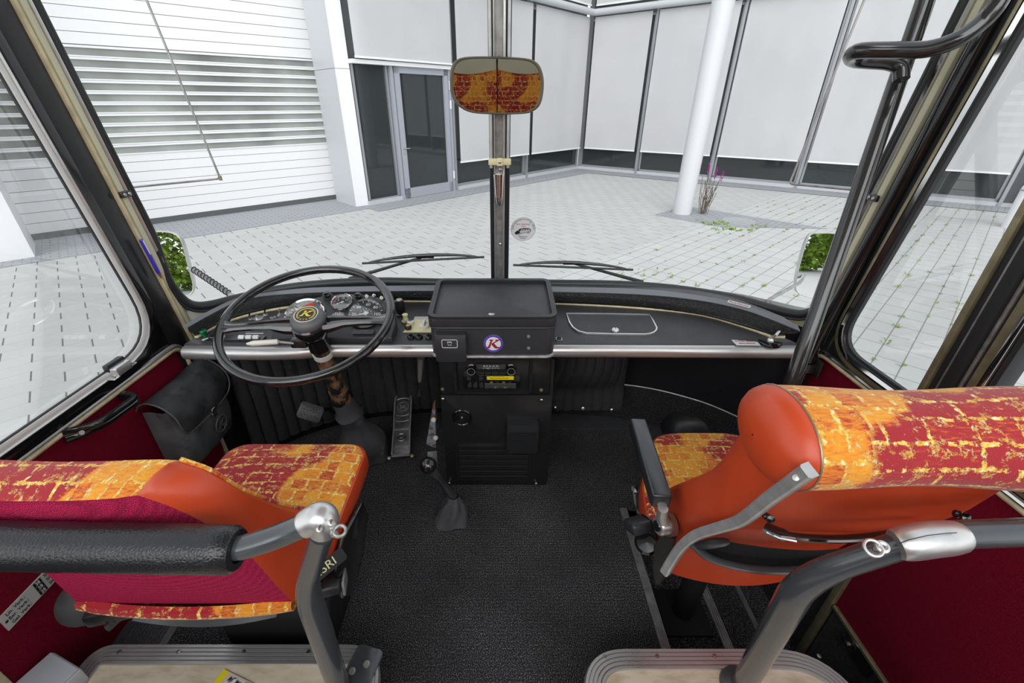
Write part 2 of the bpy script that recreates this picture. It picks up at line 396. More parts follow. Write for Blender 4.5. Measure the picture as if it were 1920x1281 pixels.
# --- garage door of slats with a glazed band
gl = thing('garage_door', 'wide white slatted garage door with a glazed band across its middle', 'garage door', (G2+G1)/2)
gA = G2-dG*9; zb0, zb1, pit = .575, 2.175, .16
bm = NB(); zz = GZ+.10; PW = .165
while zz < 6.4:
    z2 = min(zz+PW, 6.5)
    if zz < zb0-.02 and z2 > zb0-.02: z2 = zb0
    if zb0-.01 <= zz < zb1-.02: zz = zb1; continue
    wallbox(bm, gA, G1, zz+.004, z2-.004, 0, .03); zz = z2
obj('slat_panel', bm, panel_w, gl, smooth=False)
bm = NB(); wallbox(bm, gA, G1, GZ, 6.5, -.05, .04); obj('backing', bm, mull_m, gl, smooth=False)
bm = NB(); wallbox(bm, gA, G1, GZ, GZ+.10, -.005, .045); obj('rubber_seal', bm, dark_m, gl, smooth=False)
for i in range(10):
    z0 = zb0+i*pit
    bm = NB(); wallbox(bm, gA, G1, z0+.012, z0+pit-.048, -.005, .01); pn = obj('glazing_strip', bm, band_glass, gl, smooth=False)
    bm = NB(); wallbox(bm, gA, G1, z0+pit-.045, z0+pit-.012, 0, .05); wallbox(bm, gA, G1, z0-.008, z0+.012, 0, .05); obj('rail', bm, panel_w, gl, smooth=False)
# left jamb pillar of the garage door, seen through the driver's window
pj = thing('door_pillar', 'white box pillar at the far left end of the garage door', 'pillar', g(60, 485))
q = g(66, 482); q2 = g(0, 492)
bm = NB(); prism(bm, [q, q-nG*.9-dG*0, q-nG*.9-dG*.55, q-dG*.55], (0, 0, 7)); obj('shaft', bm, pillar_w, pj, smooth=False)
# pillar between garage and glass front
pc = thing('cladding_pillar', 'tall silver and white clad pillar between garage door and glass front', 'pillar', A0)
P1 = g(668, 388)
w_ = (A0-P1)
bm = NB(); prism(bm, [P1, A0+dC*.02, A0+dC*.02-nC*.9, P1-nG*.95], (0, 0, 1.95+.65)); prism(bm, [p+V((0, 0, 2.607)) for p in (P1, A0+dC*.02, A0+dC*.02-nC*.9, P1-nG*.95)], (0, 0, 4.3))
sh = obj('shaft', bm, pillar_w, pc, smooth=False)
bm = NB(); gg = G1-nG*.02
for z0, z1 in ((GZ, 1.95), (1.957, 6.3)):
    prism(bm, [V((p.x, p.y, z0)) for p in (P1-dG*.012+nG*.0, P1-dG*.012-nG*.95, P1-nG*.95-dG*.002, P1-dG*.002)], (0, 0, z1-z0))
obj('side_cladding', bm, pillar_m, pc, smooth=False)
# --- glazed front, centre wall
def sC(px, py): return (onC(px, py)-A0).dot(dC)
def PC(s): return A0+dC*s
LC = (C0-A0).length
bm = NB(); wallbox(bm, A0+dC*.03, C0, GZ, 7, -.35, .25); struct('wall_glass_front_core', bm, dark_m, smooth=False)
sD0 = sC(752, 371); sD1 = sC(849, 356)
def zC(px, py): return onC(px, py).z
zdoor = zC(785, 124)
def pane_thing(name, lab, wallp, s0, s1, z0, z1, cat='window'):
    t = thing(name, lab, cat, wallp((s0+s1)/2)+V((0, 0, z0-GZ)))
    bm = NB(); wallbox(bm, wallp(s0), wallp(s1), z0, z1, -.06, .02); obj('pane', bm, pane_dark, t, smooth=False)
    fr = .05; bm = NB()
    wallbox(bm, wallp(s0), wallp(s1), z0-.02, z0+fr, -.05, .06); wallbox(bm, wallp(s0), wallp(s1), z1-fr, z1, -.05, .06)
    wallbox(bm, wallp(s0), wallp(s0+fr), z0, z1, -.05, .06); wallbox(bm, wallp(s1-fr), wallp(s1), z0, z1, -.05, .06)
    obj('window_frame', bm, mull_m, t, smooth=False); return t
def PR(s): return C0+dR*s
t = pane_thing('side_window', 'tall dark glass side pane left of the glass door', PC, .04, sD0-.02, GZ+.06, zdoor+.02)
# the door
dr = thing('glass_door', 'grey framed glass door with a small silver handle', 'door', PC((sD0+sD1)/2))
bm = NB()
for (s0, s1, z0, z1, o, th) in ((sD0, sD0+.07, GZ, zdoor+.05, -.05, .13), (sD1-.05, sD1+.03, GZ, zdoor+.05, -.05, .13), (sD0, sD1, zdoor, zdoor+.06, -.05, .13)):
    wallbox(bm, PC(s0), PC(s1), z0, z1, o, th)
obj('door_frame', bm, frame_m, dr, smooth=False)
bm = NB(); a, b_ = sD0+.09, sD1-.07
for (s0, s1, z0, z1) in ((a, a+.14, GZ+.02, zdoor-.02), (b_-.12, b_, GZ+.02, zdoor-.02), (a, b_, GZ+.02, GZ+.24), (a, b_, zdoor-.16, zdoor-.02)):
    wallbox(bm, PC(s0), PC(s1), z0, z1, 0, .09)
lf = obj('door_leaf', bm, frame_m, dr, smooth=False)
bm = NB(); wallbox(bm, PC(a+.13), PC(b_-.11), GZ+.22, zdoor-.15, .02, .02); obj('pane', bm, pane_dark, dr, smooth=False)
hp = PC(a+.07)+nC*.09; hz = zC(755, 278); bm = NB(); hp.z = hz
lathe(bm, [(.025, 0), (.025, .012), (.01, .014), (.01, .05)], hp, nC, 10); tube(bm, [hp+nC*.05, hp+nC*.05+dC*.13], .011, 8); lathe(bm, [(.02, 0), (.02, .015)], hp-V((0, 0, .10)), nC, 10)
obj('door_handle', bm, alu, dr)
for z0 in (zdoor-.35, zdoor-.75, GZ+.4):
    bm = NB(); wallbox(bm, PC(sD1-.03), PC(sD1), z0-.09, z0+.09, .08, .03); obj('hinge', bm, panel_w, dr, smooth=False)
ZB = .06; ZP = 3.72
bm = NB(); wallbox(bm, A0, C0, GZ, GZ+.09, -.03, .10); struct('trim_1', bm, pillar_m, smooth=False)
bm = NB(); wallbox(bm, C0, R0+dR*3, GZ, GZ+.09, -.03, .10); struct('trim_2', bm, pillar_m, smooth=False)
s3 = sC(983, 335)
#print('LC', LC, 'sD', sD0, sD1, 's3', s3, 'zdoor', zdoor)
pane_thing('front_window', 'dark window strip low beside the glass door, under the first screen', PC, sD1+.11, s3-.04, GZ+.1, 3.6)
pane_thing('front_window', 'dark window strip behind the windscreen post side, next to courtyard corner', PC, s3+.04, LC-.08, GZ+.1, 3.6)
sR = [(onR(px, py)-C0).dot(dR) for px, py in ((1193, 327), (1330, 341), (1492, 353))]
LR = (R0-C0).length
#print('sR', sR, LR)
sR = [0.05] + sR + [sR[2]+(LR-sR[2])*.5, LR]
labs = ['dark window strip right of the courtyard corner with green shapes inside', 'dark window strip left of the round column', 'dark window strip right of the column behind the purple flowers',
        'dark window strip seen through the windscreen beside the handrail', 'dark window strip low at far right seen through the door window']
for i in range(5): pane_thing('front_window', labs[i], PR, sR[i]+.04, sR[i+1]-.04, GZ+.1, 3.6)
def mullion(p, lab, d, n, z1=6.6):
    bm = NB(); wallbox(bm, p-d*.03, p+d*.03, GZ, z1, -.04, .14); o = obj('mullion', bm, mull_m, None, smooth=False); tag(o, lab, 'window post', 'slim metal posts between the screens'); return o
mullion(PC(sD1+.067), 'slim grey facade post at the hinge side of the glass door', dC, nC)
mullion(PC(s3), 'slim grey facade post midway between glass door and courtyard corner', dC, nC)
mullion(C0+nC*.05, 'grey facade post standing in the courtyard corner', dC, nC)
ml = ['slim facade post just right of the courtyard corner', 'slim facade post directly behind the round column', 'slim facade post seen between column and handrail', 'slim facade post hidden partly by the right windscreen pillar', 'slim facade post at the right end of the screens']
for i in range(1, 6): mullion(PR(sR[i]), ml[i-1], dR, nR)
def screen(wallp, n, s0, s1, z0, z1, lab, ns=14):
    t = thing('sun_screen', lab, 'window screen', wallp((s0+s1)/2)+n*.2+V((0, 0, z0-GZ)), 'white cloth screens on the facades')
    bm = NB(); rows = []
    for j in range(2):
        rows.append([wallp(s0+(s1-s0)*i/ns)+n*(.20+.008*math.sin(i*1.3+s0))+V((0, 0, (z0 if j == 0 else z1)-GZ)) for i in range(ns+1)])
    grid(bm, rows); r = bmesh.ops.solidify(bm, geom=bm.faces[:], thickness=.004); obj('cloth', bm, screen_m, t)
    bm = NB(); wallbox(bm, wallp(s0), wallp(s1), z0-.035, z0, .185, .03); obj('bottom_bar', bm, panel_w, t, smooth=False)
    return t
zdb = zC(740, 112)
screen(PC, nC, .05, sD1-.02, zdb, ZP-.1, 'white screen above the glass door, ending higher than the others')
screen(PC, nC, sD1+.14, s3-.06, ZB, ZP-.1, 'white screen right of the glass door, behind the windscreen post')
screen(PC, nC, s3+.08, LC-.27, ZB, ZP-.1, 'white screen left of the courtyard corner')
sl = ['white screen right of the courtyard corner', 'white screen left of the round column', 'white screen right of the round column', 'white screen behind the black handrail', 'white screen seen through the right door window']
for i in range(5): screen(PR, nR, sR[i]+(.1 if i else .25), sR[i+1]-.1, ZB, ZP-.1, sl[i])
ul = ['upper white screen right above the courtyard corner pipe', 'upper white screen above the pipe near the column top', 'upper white screen above the pipe beyond the column', 'upper white screen above the pipe at handrail', 'upper white screen above the pipe at far right']
for i in range(5): screen(PR, nR, sR[i]+(.1 if i else .25), sR[i+1]-.1, ZP+.2, 6.5, ul[i])
screen(PC, nC, s3+.08, LC-.27, ZP+.2, 6.5, 'upper white screen left of the corner above the pipe')
screen(PC, nC, sD1+.14, s3-.06, ZP+.2, 6.5, 'upper white screen above the pipe right of the door')
screen(PC, nC, .05, sD1-.02, ZP+.2, 6.5, 'uppermost white screen over the glass door')
# screen bar over the door
bm = NB(); wallbox(bm, PC(.0), PC(sD1), zdb-.12, zdb-.05, .0, .16); struct('trim_3', bm, pillar_w, smooth=False)
bm = NB(); zc = C0+(nC+nR)*.30; zc.z = ZP
tube(bm, [PC(-.5)+nC*.30+V((0, 0, ZP-GZ)), zc], .085, 14); o = obj('facade_pipe', bm, pillar_m); tag(o, 'silver horizontal pipe along the centre facade left of the corner', 'pipe')
bm = NB(); tube(bm, [zc, R0+dR*3+nR*.30+V((0, 0, ZP-GZ))], .085, 14); o = obj('facade_pipe', bm, pillar_m); tag(o, 'silver horizontal pipe along the right facade', 'pipe')
bm = NB(); wallbox(bm, C0, R0+dR*8, GZ, 7, -.35, .25); struct('wall_right_front_core', bm, dark_m, smooth=False)
bm = NB(); s5 = LR+.35
wallbox(bm, PR(s5), PR(s5+.16), GZ, 6.6, -.04, .4); o = obj('facade_fin', bm, mull_m, None, smooth=False); tag(o, 'broad silver facade fin at the right end of the screens', 'facade post')
# --- round column and bollard
bm = NB(); lathe(bm, [(.185, 0), (.185, 7.2)], COL, n=40); o = obj('round_column', bm, M('pale_column_paint', (.60, .605, .62), .4), ang=60); tag(o, 'tall white round column standing on the courtyard paving', 'column')
bp = g(1900, 428); bt = thing('bollard', 'white cylindrical litter bin on the paving at far right', 'bin', bp)
bm = NB(); lathe(bm, [(.17, 0), (.17, .70), (.16, .73), (.02, .75)], bp, n=28); obj('body', bm, pillar_w, bt)
bm = NB(); ring(bm, bp+V((0, 0, .66)), frame((0, 0, 1)), .17, .012); obj('rim', bm, mull_m, bt)
mh = g(1385, 415); bm = NB(); lathe(bm, [(.30, .0), (.30, .012), (.27, .014), (.25, .010), (.02, .010)], mh, n=32); o = obj('manhole_cover', bm, M('concrete_cover', (.42, .43, .44), .7, bscale=60, bstr=.3)); tag(o, 'round grey manhole cover in the paving beside column', 'manhole cover')
# --- purple flowering plant at the column
leafg = M('dry_stem', (.14, .10, .07), .7); leafm = M('weed_green', (.22, .36, .03), .6, var=.4, vscale=20); mag = M('magenta_petals', (.55, .015, .45), .5)
pl = thing('flowering_weed', 'tall dry weed with magenta flower spikes at foot of the column', 'plant', COL+V((.38, -.05, 0)))
bp = COL+V((.40, -.08, 0)); bm = NB(); bl = NB(); bf = NB(); tips = []
for i in range(26):
    a = rnd.uniform(0, 6.28); r = rnd.uniform(.0, .12); h = rnd.uniform(.35, .80) if i > 2 else (.98, .90, .84)[i]
    s = bp+V((math.cos(a)*r, math.sin(a)*r*.6, 0)); e = s+V((rnd.uniform(-.12, .20), rnd.uniform(-.1, .1), h))
    if i < 3: e = s+V(((-.06, .10, .20)[i], 0, h))
    pts = bez([s, s.lerp(e, .5)+V((rnd.uniform(-.04, .04), 0, 0)), e], 4); tube(bm, pts, .0045, 4, cap=False)
    for k in range(16):
        p = s.lerp(e, rnd.uniform(.25, .98)); d = V((rnd.uniform(-1, 1), rnd.uniform(-1, 1), rnd.uniform(.1, .9))).normalized()*rnd.uniform(.02, .05)
        w = V((-d.y, d.x, 0)).normalized()*.006; poly(bl, [p, p+d*.5+w, p+d, p+d*.5-w])
    if i < 3:
        for k in range(60):
            p = e-V((0, 0, rnd.uniform(.02, .20))); d = V((rnd.uniform(-1, 1), rnd.uniform(-1, 1), rnd.uniform(-.3, .8))).normalized()*.035
            w = V((-d.y, d.x, 0)).normalized()*.014; poly(bf, [p, p+d*.6+w, p+d, p+d*.6-w])
lo_ = obj('stem', bm, leafg, pl); lo_['kind'] = 'stuff'; lo_ = obj('leaf', bl, M('brown_green_leaf', (.15, .13, .07), .7, var=.5, vscale=30), pl, smooth=False); lo_['kind'] = 'stuff'; lo_ = obj('flower', bf, mag, pl, smooth=False); lo_['kind'] = 'stuff'
# --- weeds in the joints of the grid paving
bm = NB(); rw = random.Random(3)
def tuft(p, s, n):
    for k in range(n):
        a = rw.uniform(0, 6.28); l = s*rw.uniform(.5, 1.2); q = p+V((math.cos(a), math.sin(a), 0))*rw.uniform(0, s*.5); d = V((math.cos(a)*.8, math.sin(a)*.8, rw.uniform(.3, .9)))*l
        w = V((-math.sin(a), math.cos(a), 0))*l*.22; poly(bm, [q, q+d*.5+w, q+d, q+d*.5-w])
for i in range(2600):
    k1 = rw.randint(-46, -1); P = e2*(.19*k1)
    s0 = rw.uniform(-4, 16); base = P+e1*s0; off_ = round((B.dot(e2))/.19)*.19
    p = V((base.x, base.y, 0))+e2*off_; p.z = GZ
    if (p-B).dot(e2) > -.05 or (p-R0).dot(nR) < .3 or (p-A0).dot(nC) < .3 or p.y < 1.9 or (p.x < 1.3 and p.y < 3): continue
    dens = .5+.5*math.sin(p.x*1.3+2)*math.sin(p.y*.9+p.x*.5)
    if rw.random() > dens*.8+.12: continue
    tuft(p, rw.uniform(.014, .045), rw.randint(5, 11))
for px, py, s, n in ((1345, 420, .10, 30), (1360, 430, .09, 24), (1400, 432, .10, 26), (1420, 425, .07, 16), (1330, 415, .06, 12), (1190, 515, .05, 14), (1225, 508, .05, 14), (1240, 405, .05, 12), (1385, 440, .05, 10), (1290, 402, .08, 14)):
    p = g(px, py)
    for k in range(8): tuft(p+V((rw.uniform(-.25, .25), rw.uniform(-.12, .12), 0)), s*.6, n//3)
o = obj('joint_weeds', bm, leafm, None, smooth=False); tag(o, 'green weeds growing in the joints of the pale paving', 'weeds', kind='stuff')
# ================================================================== THE CAB SHELL
def lerp1(x, pts):
    for (a, b), (c, d) in zip(pts, pts[1:]):
        if x <= c: return b+(d-b)*(x-a)/(c-a)
    return pts[-1][1]
GP = [(0, 1.63), (.35, 1.628), (.72, 1.605), (.86, 1.565), (.97, 1.50), (1.05, 1.43), (1.10, 1.385)]
def gY(x, z): return lerp1(min(abs(x), 1.0999), GP) - .14*(z-.735)
def onglass(px, py, off=0.0):
    d = ray(px, py); lo, hi = .6, 2.6
    for _ in range(40):
        m = (lo+hi)/2; p = EYE+d*m
        if abs(p.x) > 1.10 or p.y > gY(p.x, p.z)+off: hi = m
        else: lo = m
    return EYE+d*lo
mirx = lambda p: V((-p.x, p.y, p.z))
# floor with its stepwell on the right
SW0, SW1 = .56, 1.14
bm = NB()
box(bm, (-.3225, .35, -.02), (1.595, 2.9, .04)); struct('floor', bm, carpet, smooth=False)
bm = NB(); box(bm, (.80, (SW1+1.80)/2, -.0201), (.65, 1.80-SW1, .04)); struct('floor_front_right', bm, carpet, smooth=False)
def nosing(name, X, z, y0, y1, w=.026, n=4):
    bm = NB(); prof = [(-w/2, -.012), (-w/2, .002)]
    for k in range(n):
        a = -w/2+w*k/n; prof += [(a+.001, .002), (a+.0015, .0045), (a+w/n-.0015, .0045), (a+w/n-.001, .002)]
    prof += [(w/2, .002), (w/2, -.012)]
    sweep(bm, [V((X, y0, z)), V((X, y1, z))], prof); return obj(name, bm, alu_dark, ang=20)
bm = NB(); box(bm, (.625, .86, -.24), (.30, .70, .04)); box(bm, (.483, .86, -.12), (.012, .70, .20)); struct('floor_upper_step', bm, carpet, smooth=False)
bm = NB(); box(bm, (.945, .86, -.46), (.37, .70, .04)); box(bm, (.767, .86, -.34), (.012, .70, .20)); struct('floor_lower_step', bm, carpet, smooth=False)
bm = NB(); box(bm, (.80, SW1+.012, -.26), (.64, .024, .50)); box(bm, (.80, .50, -.26), (.64, .024, .50)); struct('wall_stepwell', bm, black_mat, smooth=False)
o = nosing('step_nosing', .468, .004, .52, SW1); tag(o, 'ribbed aluminium strip along the edge of the carpeted aisle floor', 'step edge', 'ribbed step edges')
o = nosing('step_nosing', .752, -.216, .52, SW1, .03); tag(o, 'ribbed aluminium strip on the middle step right of the aisle', 'step edge', 'ribbed step edges')
o = nosing('step_nosing', 1.0, -.436, .52, SW1, .02, 3); tag(o, 'dark ribbed strip on the lowest step beside the door', 'step edge', 'ribbed step edges')
o = nosing('step_nosing', -.955, .004, .55, 1.2, .022); tag(o, 'thin ribbed strip on the floor left of driver seat', 'step edge', 'ribbed step edges')
bm = NB(); box(bm, (-1.035, .85, .002), (.135, .9, .008), bev=.002); o = obj('kick_strip', bm, hammered); tag(o, 'hammered black rubber strip on the floor by the left wall', 'rubber strip')
# podiums under the first passenger seats
def podium(name, x0, x1, yf, ya, z, rr, lab):
    t = thing(name, lab, 'platform', ((x0+x1)/2, (yf+ya)/2, 0))
    path = fillet([V((x0, ya, z)), V((x0, yf, z)), V((x1, yf, z)), V((x1, ya, z))], [0, rr[0], rr[1], 0], 10)
    c = V(((x0+x1)/2, (yf+ya)/2, z))
    bm = NB(); prism(bm, [V((p.x, p.y, 0)) for p in path], (0, 0, z-.003)); obj('side', bm, black_mat, t, ang=30)
    w = .046; prof = [(.0, -.03), (-.002, -.004)]
    n = 5
    for k in range(n):
        a = w*k/n; prof += [(a+.0005, .0), (a+.0015, .0035), (a+w/n-.0015, .0035), (a+w/n-.0005, .0)]
    prof += [(w, .0), (w, -.006), (.004, -.006), (.004, -.03)]
    bm = NB(); sweep(bm, path, prof); obj('ribbed_edge', bm, alu, t, ang=25)
    bm = NB(); inner = [p+(V((c.x, c.y, z))-p)*0 for p in path]
    prism(bm, [V((max(x0+w*.9, min(x1-w*.9, p.x)), min(yf-w*.9, p.y), z-.004)) if p.y > yf-.2 else V((max(x0+w*.9, min(x1-w*.9, p.x)), p.y, z-.004)) for p in path], (0, 0, .004))
    obj('top_sheet', bm, pod_m, t)
    L_ = x1-x0
    for k, f in enumerate((.10, .30, .52, .74, .92)):
        bm = NB(); lathe(bm, [(.0055, 0), (.005, .002), (0, .0025)], (x0+L_*f, yf-.018, z+.0028), n=10); obj('screw', bm, screw_m, t)
    return t
pod_m, t_, b_ = nodes('mottled_beige_sheet'); v_ = objvec(t_)
mp_ = N(t_, 'ShaderNodeMapping'); L(t_, v_, mp_.inputs[0]); mp_.inputs['Scale'].default_value = (1, 3, 1); mp_.inputs['Rotation'].default_value = (0, 0, .8)
L(t_, ramp(t_, noise(t_, 16, 7, mp_.outputs[0], .65), [(.3, (.44, .35, .23)), (.5, (.60, .51, .38)), (.72, (.68, .60, .48))]), b_.inputs['Base Color']); b_.inputs['Roughness'].default_value = .4
PZ = .15
podium('seat_podium', -1.02, -.285, .595, -.68, PZ, (.055, .10), 'low beige platform with ribbed aluminium edge behind the driver seat')
podium('seat_podium', .195, .84, .585, -.68, PZ, (.12, .16), 'low beige platform with ribbed aluminium edge behind the guide seat')
# --- side walls
def side(sx):
    nm = 'left' if sx < 0 else 'right'; X = 1.1*sx; zt = .622 if sx < 0 else .598
    # crimson lining
    yb, zb = (.48, 0) if sx < 0 else (-.9, -.09)
    bm = NB(); yf = 1.305
    out = [(yb, zb), (yb, zt), (yf-.06, zt), (yf-.02, zt-.01), (yf, zt-.045), (yf, 0 if sx < 0 else 0)]
    if sx > 0: out = [(yb, zb), (yb, zt), (yf-.06, zt), (yf-.02, zt-.01), (yf, zt-.045), (yf, .0), (.86, .0), (.84, zb)]
    prism(bm, [V((X, y, z)) for y, z in out], (.03*sx, 0, 0)); struct('wall_'+nm+'_lining', bm, crimson, smooth=False)
    # trim around the lining
    path = fillet([V((X-.004*sx, yb, zt)), V((X-.004*sx, yf, zt)), V((X-.004*sx, yf+.012, .05))], [0, .06, 0])
    bm = NB(); tube(bm, [p+V((0, 0, .004)) for p in path], .0075, 8); o = struct('trim_'+nm+'_cream', bm, cream_trim if sx < 0 else cream_trim)
    bm = NB(); tube(bm, [p+V((0, 0, .0165)) for p in path[:-3]], .0075, 8); struct('trim_'+nm+'_silver', bm, alu_bright if sx < 0 else chrome)
    # body outside
    bm = NB(); box(bm, (X+.06*sx, .2, (zt-.5)/2+.02), (.05, 2.6, zt+.5)); struct('wall_'+nm, bm, cream_white if sx < 0 else white_paint, smooth=False)
    ze = .698 if sx < 0 else .674
    def yl(z): return 1.158-.14*(z-1.1)
    def rim(d0, d1, dep, m, name, rear=None, prot=.0):
        # band offset outwards from the glass edge by d0..d1, dep = inward protrusion
        yr = rear if rear is not None else -.9
        def loop(d):
            z0 = ze-d; f = lambda z: yl(z)+d
            return fillet([V((X, f(1.95), 1.95)), V((X, f(z0), z0)), V((X, yr, z0))], [0, (.10 if sx > 0 else .15)+d, 0], 8)
        a, b = loop(d0), loop(d1); k = V((-sx*dep, 0, 0))
        bm = NB(); rows = []
        q = [a, [p+k*.8 for p in a], [p*.5+r*.5+k for p, r in zip(a, b)], [p+k*.8 for p in b], b]
        for i in range(len(a)): rows.append([r[i] for r in q])
        grid(bm, rows); struct(name, bm, m, ang=50); return
    if sx > 0:
        rr = .933
        rim(0, .013, .014, rubber, 'trim_right_window_rubber', rr); rim(.013, .031, .022, chrome, 'trim_right_window_chrome', rr); rim(.031, .050, .012, gold, 'trim_right_window_brass', rr)
    else:
        rim(0, .004, .006, rubber, 'trim_left_window_seal'); rim(.004, .018, .010, white_paint, 'trim_left_window_white'); rim(.018, .026, .013, alu_bright, 'trim_left_window_silver'); rim(.026, .055, .012, black_gloss, 'trim_left_window_black')
    # black pillar beside the window and the narrow strips up to the windscreen
    def strip(y0, y1, dep, m, name, z0=.05, rnd_=True):
        bm = NB(); rows = []
        for z in [z0+(1.95-z0)*i/6 for i in range(7)]:
            s = -.14*(z-1.1); a, b = y0+s, y1+s
            rows.append([V((X, a, z)), V((X-sx*dep*.75, a+(b-a)*.12, z)), V((X-sx*dep, (a+b)/2, z)), V((X-sx*dep*.75, b-(b-a)*.12, z)), V((X, b, z)), V((X+sx*.03, b, z)), V((X+sx*.03, a, z))])
        grid(bm, rows, close_u=True); struct(name, bm, m, ang=50)
    strip(1.205, 1.286, .004, black if sx < 0 else black_mat, 'trim_%s_pillar_black' % nm)
    if sx < 0: strip(1.286, 1.300, .010, cream_trim, 'trim_left_pillar_mustard'); strip(1.300, 1.324, .012, cream, 'trim_left_pillar_cream', .55)
    else: strip(1.288, 1.314, .010, cream, 'trim_right_pillar_cream', .55)
    strip(1.3145 if sx > 0 else 1.3245, 1.334, .014, chrome if sx > 0 else alu_bright, 'trim_%s_pillar_silver' % nm, .80)
    z0 = ze-.030; arc = [p for p in fillet([V((X, yl(1.95)+.03, 1.95)), V((X, yl(z0)+.03, z0)), V((X, .8, z0))], [0, (.10 if sx > 0 else .15)+.03, 0], 8)][1:-1]
    bm = NB(); k = V((sx*.004, 0, 0)); prism(bm, [p+k for p in arc]+[V((X, arc[-1].y, zt-.01))+k, V((X, 1.27, zt-.01))+k, V((X, 1.25, arc[0].z))+k], (sx*.006, 0, 0)); struct('trim_'+nm+'_corner_fill', bm, black_gloss if sx < 0 else black_mat, smooth=False)
    # sill: black bar between the window frame and the lining trim
    bm = NB(); y1 = 1.24
    box(bm, (X+sx*.012, (y1-.9)/2, (ze-.045+zt)/2), (.03, y1+.9, ze-.045-zt-.002), bev=.003); struct('trim_'+nm+'_sill', bm, black)
    bm = NB(); ya = .925 if sx > 0 else -.9
    prism(bm, [V((X+sx*.012, y, z)) for y, z in ((yl(1.95)+.02, 1.95), (yl(ze)+.02, ze-.02), (ya, ze-.02), (ya, 1.95))], (sx*.004, 0, 0)); o = struct('window_1' if sx < 0 else 'window_2', bm, pane_m, smooth=False)
side(-1); side(1)
# rear trim of the left lining, black rear wall base
bm = NB(); box(bm, (-1.098, .48, .30), (.014, .014, .62), bev=.003); struct('trim_left_rear_cream', bm, cream_trim)
bm = NB(); box(bm, (-1.11, -.2, .3), (.02, 1.34, .64)); struct('wall_left_rear_lining', bm, black_mat, smooth=False)
# posts between the door window and the next window, right
for i, (a, b, dep, m, nm) in enumerate(((.916, .933, .014, gold, 'brass'), (.897, .916, .006, rubber, 'seal'), (.886, .897, .012, alu_dark, 'steel'), (.857, .886, .020, black_mat, 'black'), (.848, .857, .010, alu_dark, 'edge'),
                            (.840, .848, .006, rubber, 'rubber'), (.816, .840, .012, gold, 'brass_rear'), (.802, .816, .020, chrome, 'chrome_rear'), (.789, .802, .012, rubber, 'rubber_rear'))):
    bm = NB(); box(bm, (1.1-dep/2+.015, (a+b)/2, 1.29), (dep+.03, b-a-.0005, 1.30), bev=.002); struct('trim_right_post_'+nm, bm, m)
for z0, z1, dep, m, nm in ((.660, .672, .012, rubber, 'rubber'), (.643, .660, .020, chrome, 'chrome'), (.627, .643, .010, gold, 'brass')):
    bm = NB(); box(bm, (1.1-dep/2+.012, -.05, (z0+z1)/2), (dep+.02, 1.70, z1-z0), bev=.002); struct('trim_right_rear_sill_'+nm, bm, m)
bm = NB(); box(bm, (1.118, -.06, 1.3), (.004, 1.7, 1.26)); struct('window_3', bm, pane_m, smooth=False)
# front door behind the right lining: dark textured lower panels, jamb
bm = NB(); box(bm, (1.115, .985, -.25), (.02, .29, .50)); struct('door_1', bm, hammered, smooth=False)
bm = NB(); box(bm, (1.095, .845, -.20), (.02, .022, .56), bev=.003); struct('trim_door_jamb', bm, gold)
bm = NB(); box(bm, (1.112, .3, -.29), (.02, 1.06, .40)); struct('wall_right_lower', bm, hammered, smooth=False)
bm = NB(); box(bm, (1.094, .28, -.092), (.014, 1.10, .014), bev=.003); struct('trim_right_lower', bm, gold)
lt = thing('door_latch', 'round dark latch bolt on the lower right wall panel', 'latch', (1.09, .74, -.16))
bm = NB(); p = at(1597, 1208, X=1.092); lathe(bm, [(.022, 0), (.022, .008), (.010, .012), (.010, .022), (0, .026)], p, (-1, 0, 0), 18); obj('bolt', bm, screw_m, lt)
bm = NB(); plate(bm, p+V((.004, -.03, -.01)), frame((-1, 0, 0)), .10, .05, .005, .012); obj('plate', bm, black, lt)
# --- windscreen
def offs(pts, k): return [p+V((0, -k, 0)) for p in pts]
pathL = [(917, 531), (830, 530), (700, 528), (600, 533), (520, 543), (440, 561), (400, 571), (370, 574), (348, 567), (330, 548), (312, 515)]
pathR = [(957, 531), (1040, 532), (1160, 534), (1260, 541), (1370, 558), (1440, 577), (1480, 587), (1507, 589), (1528, 580), (1543, 558), (1562, 515)]
def gpath(lst, off=-.012):
    P = [onglass(x, y, off) for x, y in lst]
    q = P[-1]; sx = 1 if q.x > 0 else -1
    for z in (1.0, 1.2, 1.4, 1.6, 1.95): P.append(V((1.097*sx, 1.353-.14*(z-1.1), z)))
    return bez(P, 4)
for nm, lst in (('left', pathL), ('right', pathR)):
    P = gpath(lst)
    nP_ = len(P); bm = NB(); tube(bm, P, [.0165 if i < nP_*.55 else max(.009, .0165-.0075*(i-nP_*.55)/(nP_*.2)) for i in range(nP_)], 12); struct('trim_windscreen_gasket_'+nm, bm, rubber)
    P2 = [p+V((-.006 if p.x > 0 else .006, -.013, -.014)) for p in P]
    bm = NB(); tube(bm, P2, .0055, 8); struct('trim_windscreen_bead_'+nm, bm, rubber)
    n0 = 30; P3 = [p+V(((.010 if p.x > 0 else -.010), -.012, -.016)) for p in P[n0:]]
    bm = NB(); tube(bm, P3, .0045, 8); struct('trim_windscreen_silver_'+nm, bm, alu_bright)
def glass_half(sx):
    bm = NB(); rows = []
    xs = [.03+(1.098-.03)*i/24 for i in range(25)]
    for z in (.735, 1.1, 1.5, 1.95): rows.append([V((sx*x, gY(x, z), z)) for x in xs])
    grid(bm, rows); bmesh.ops.solidify(bm, geom=bm.faces[:], thickness=.004); struct('window_4' if sx < 0 else 'window_5', bm, pane_m)
glass_half(-1); glass_half(1)
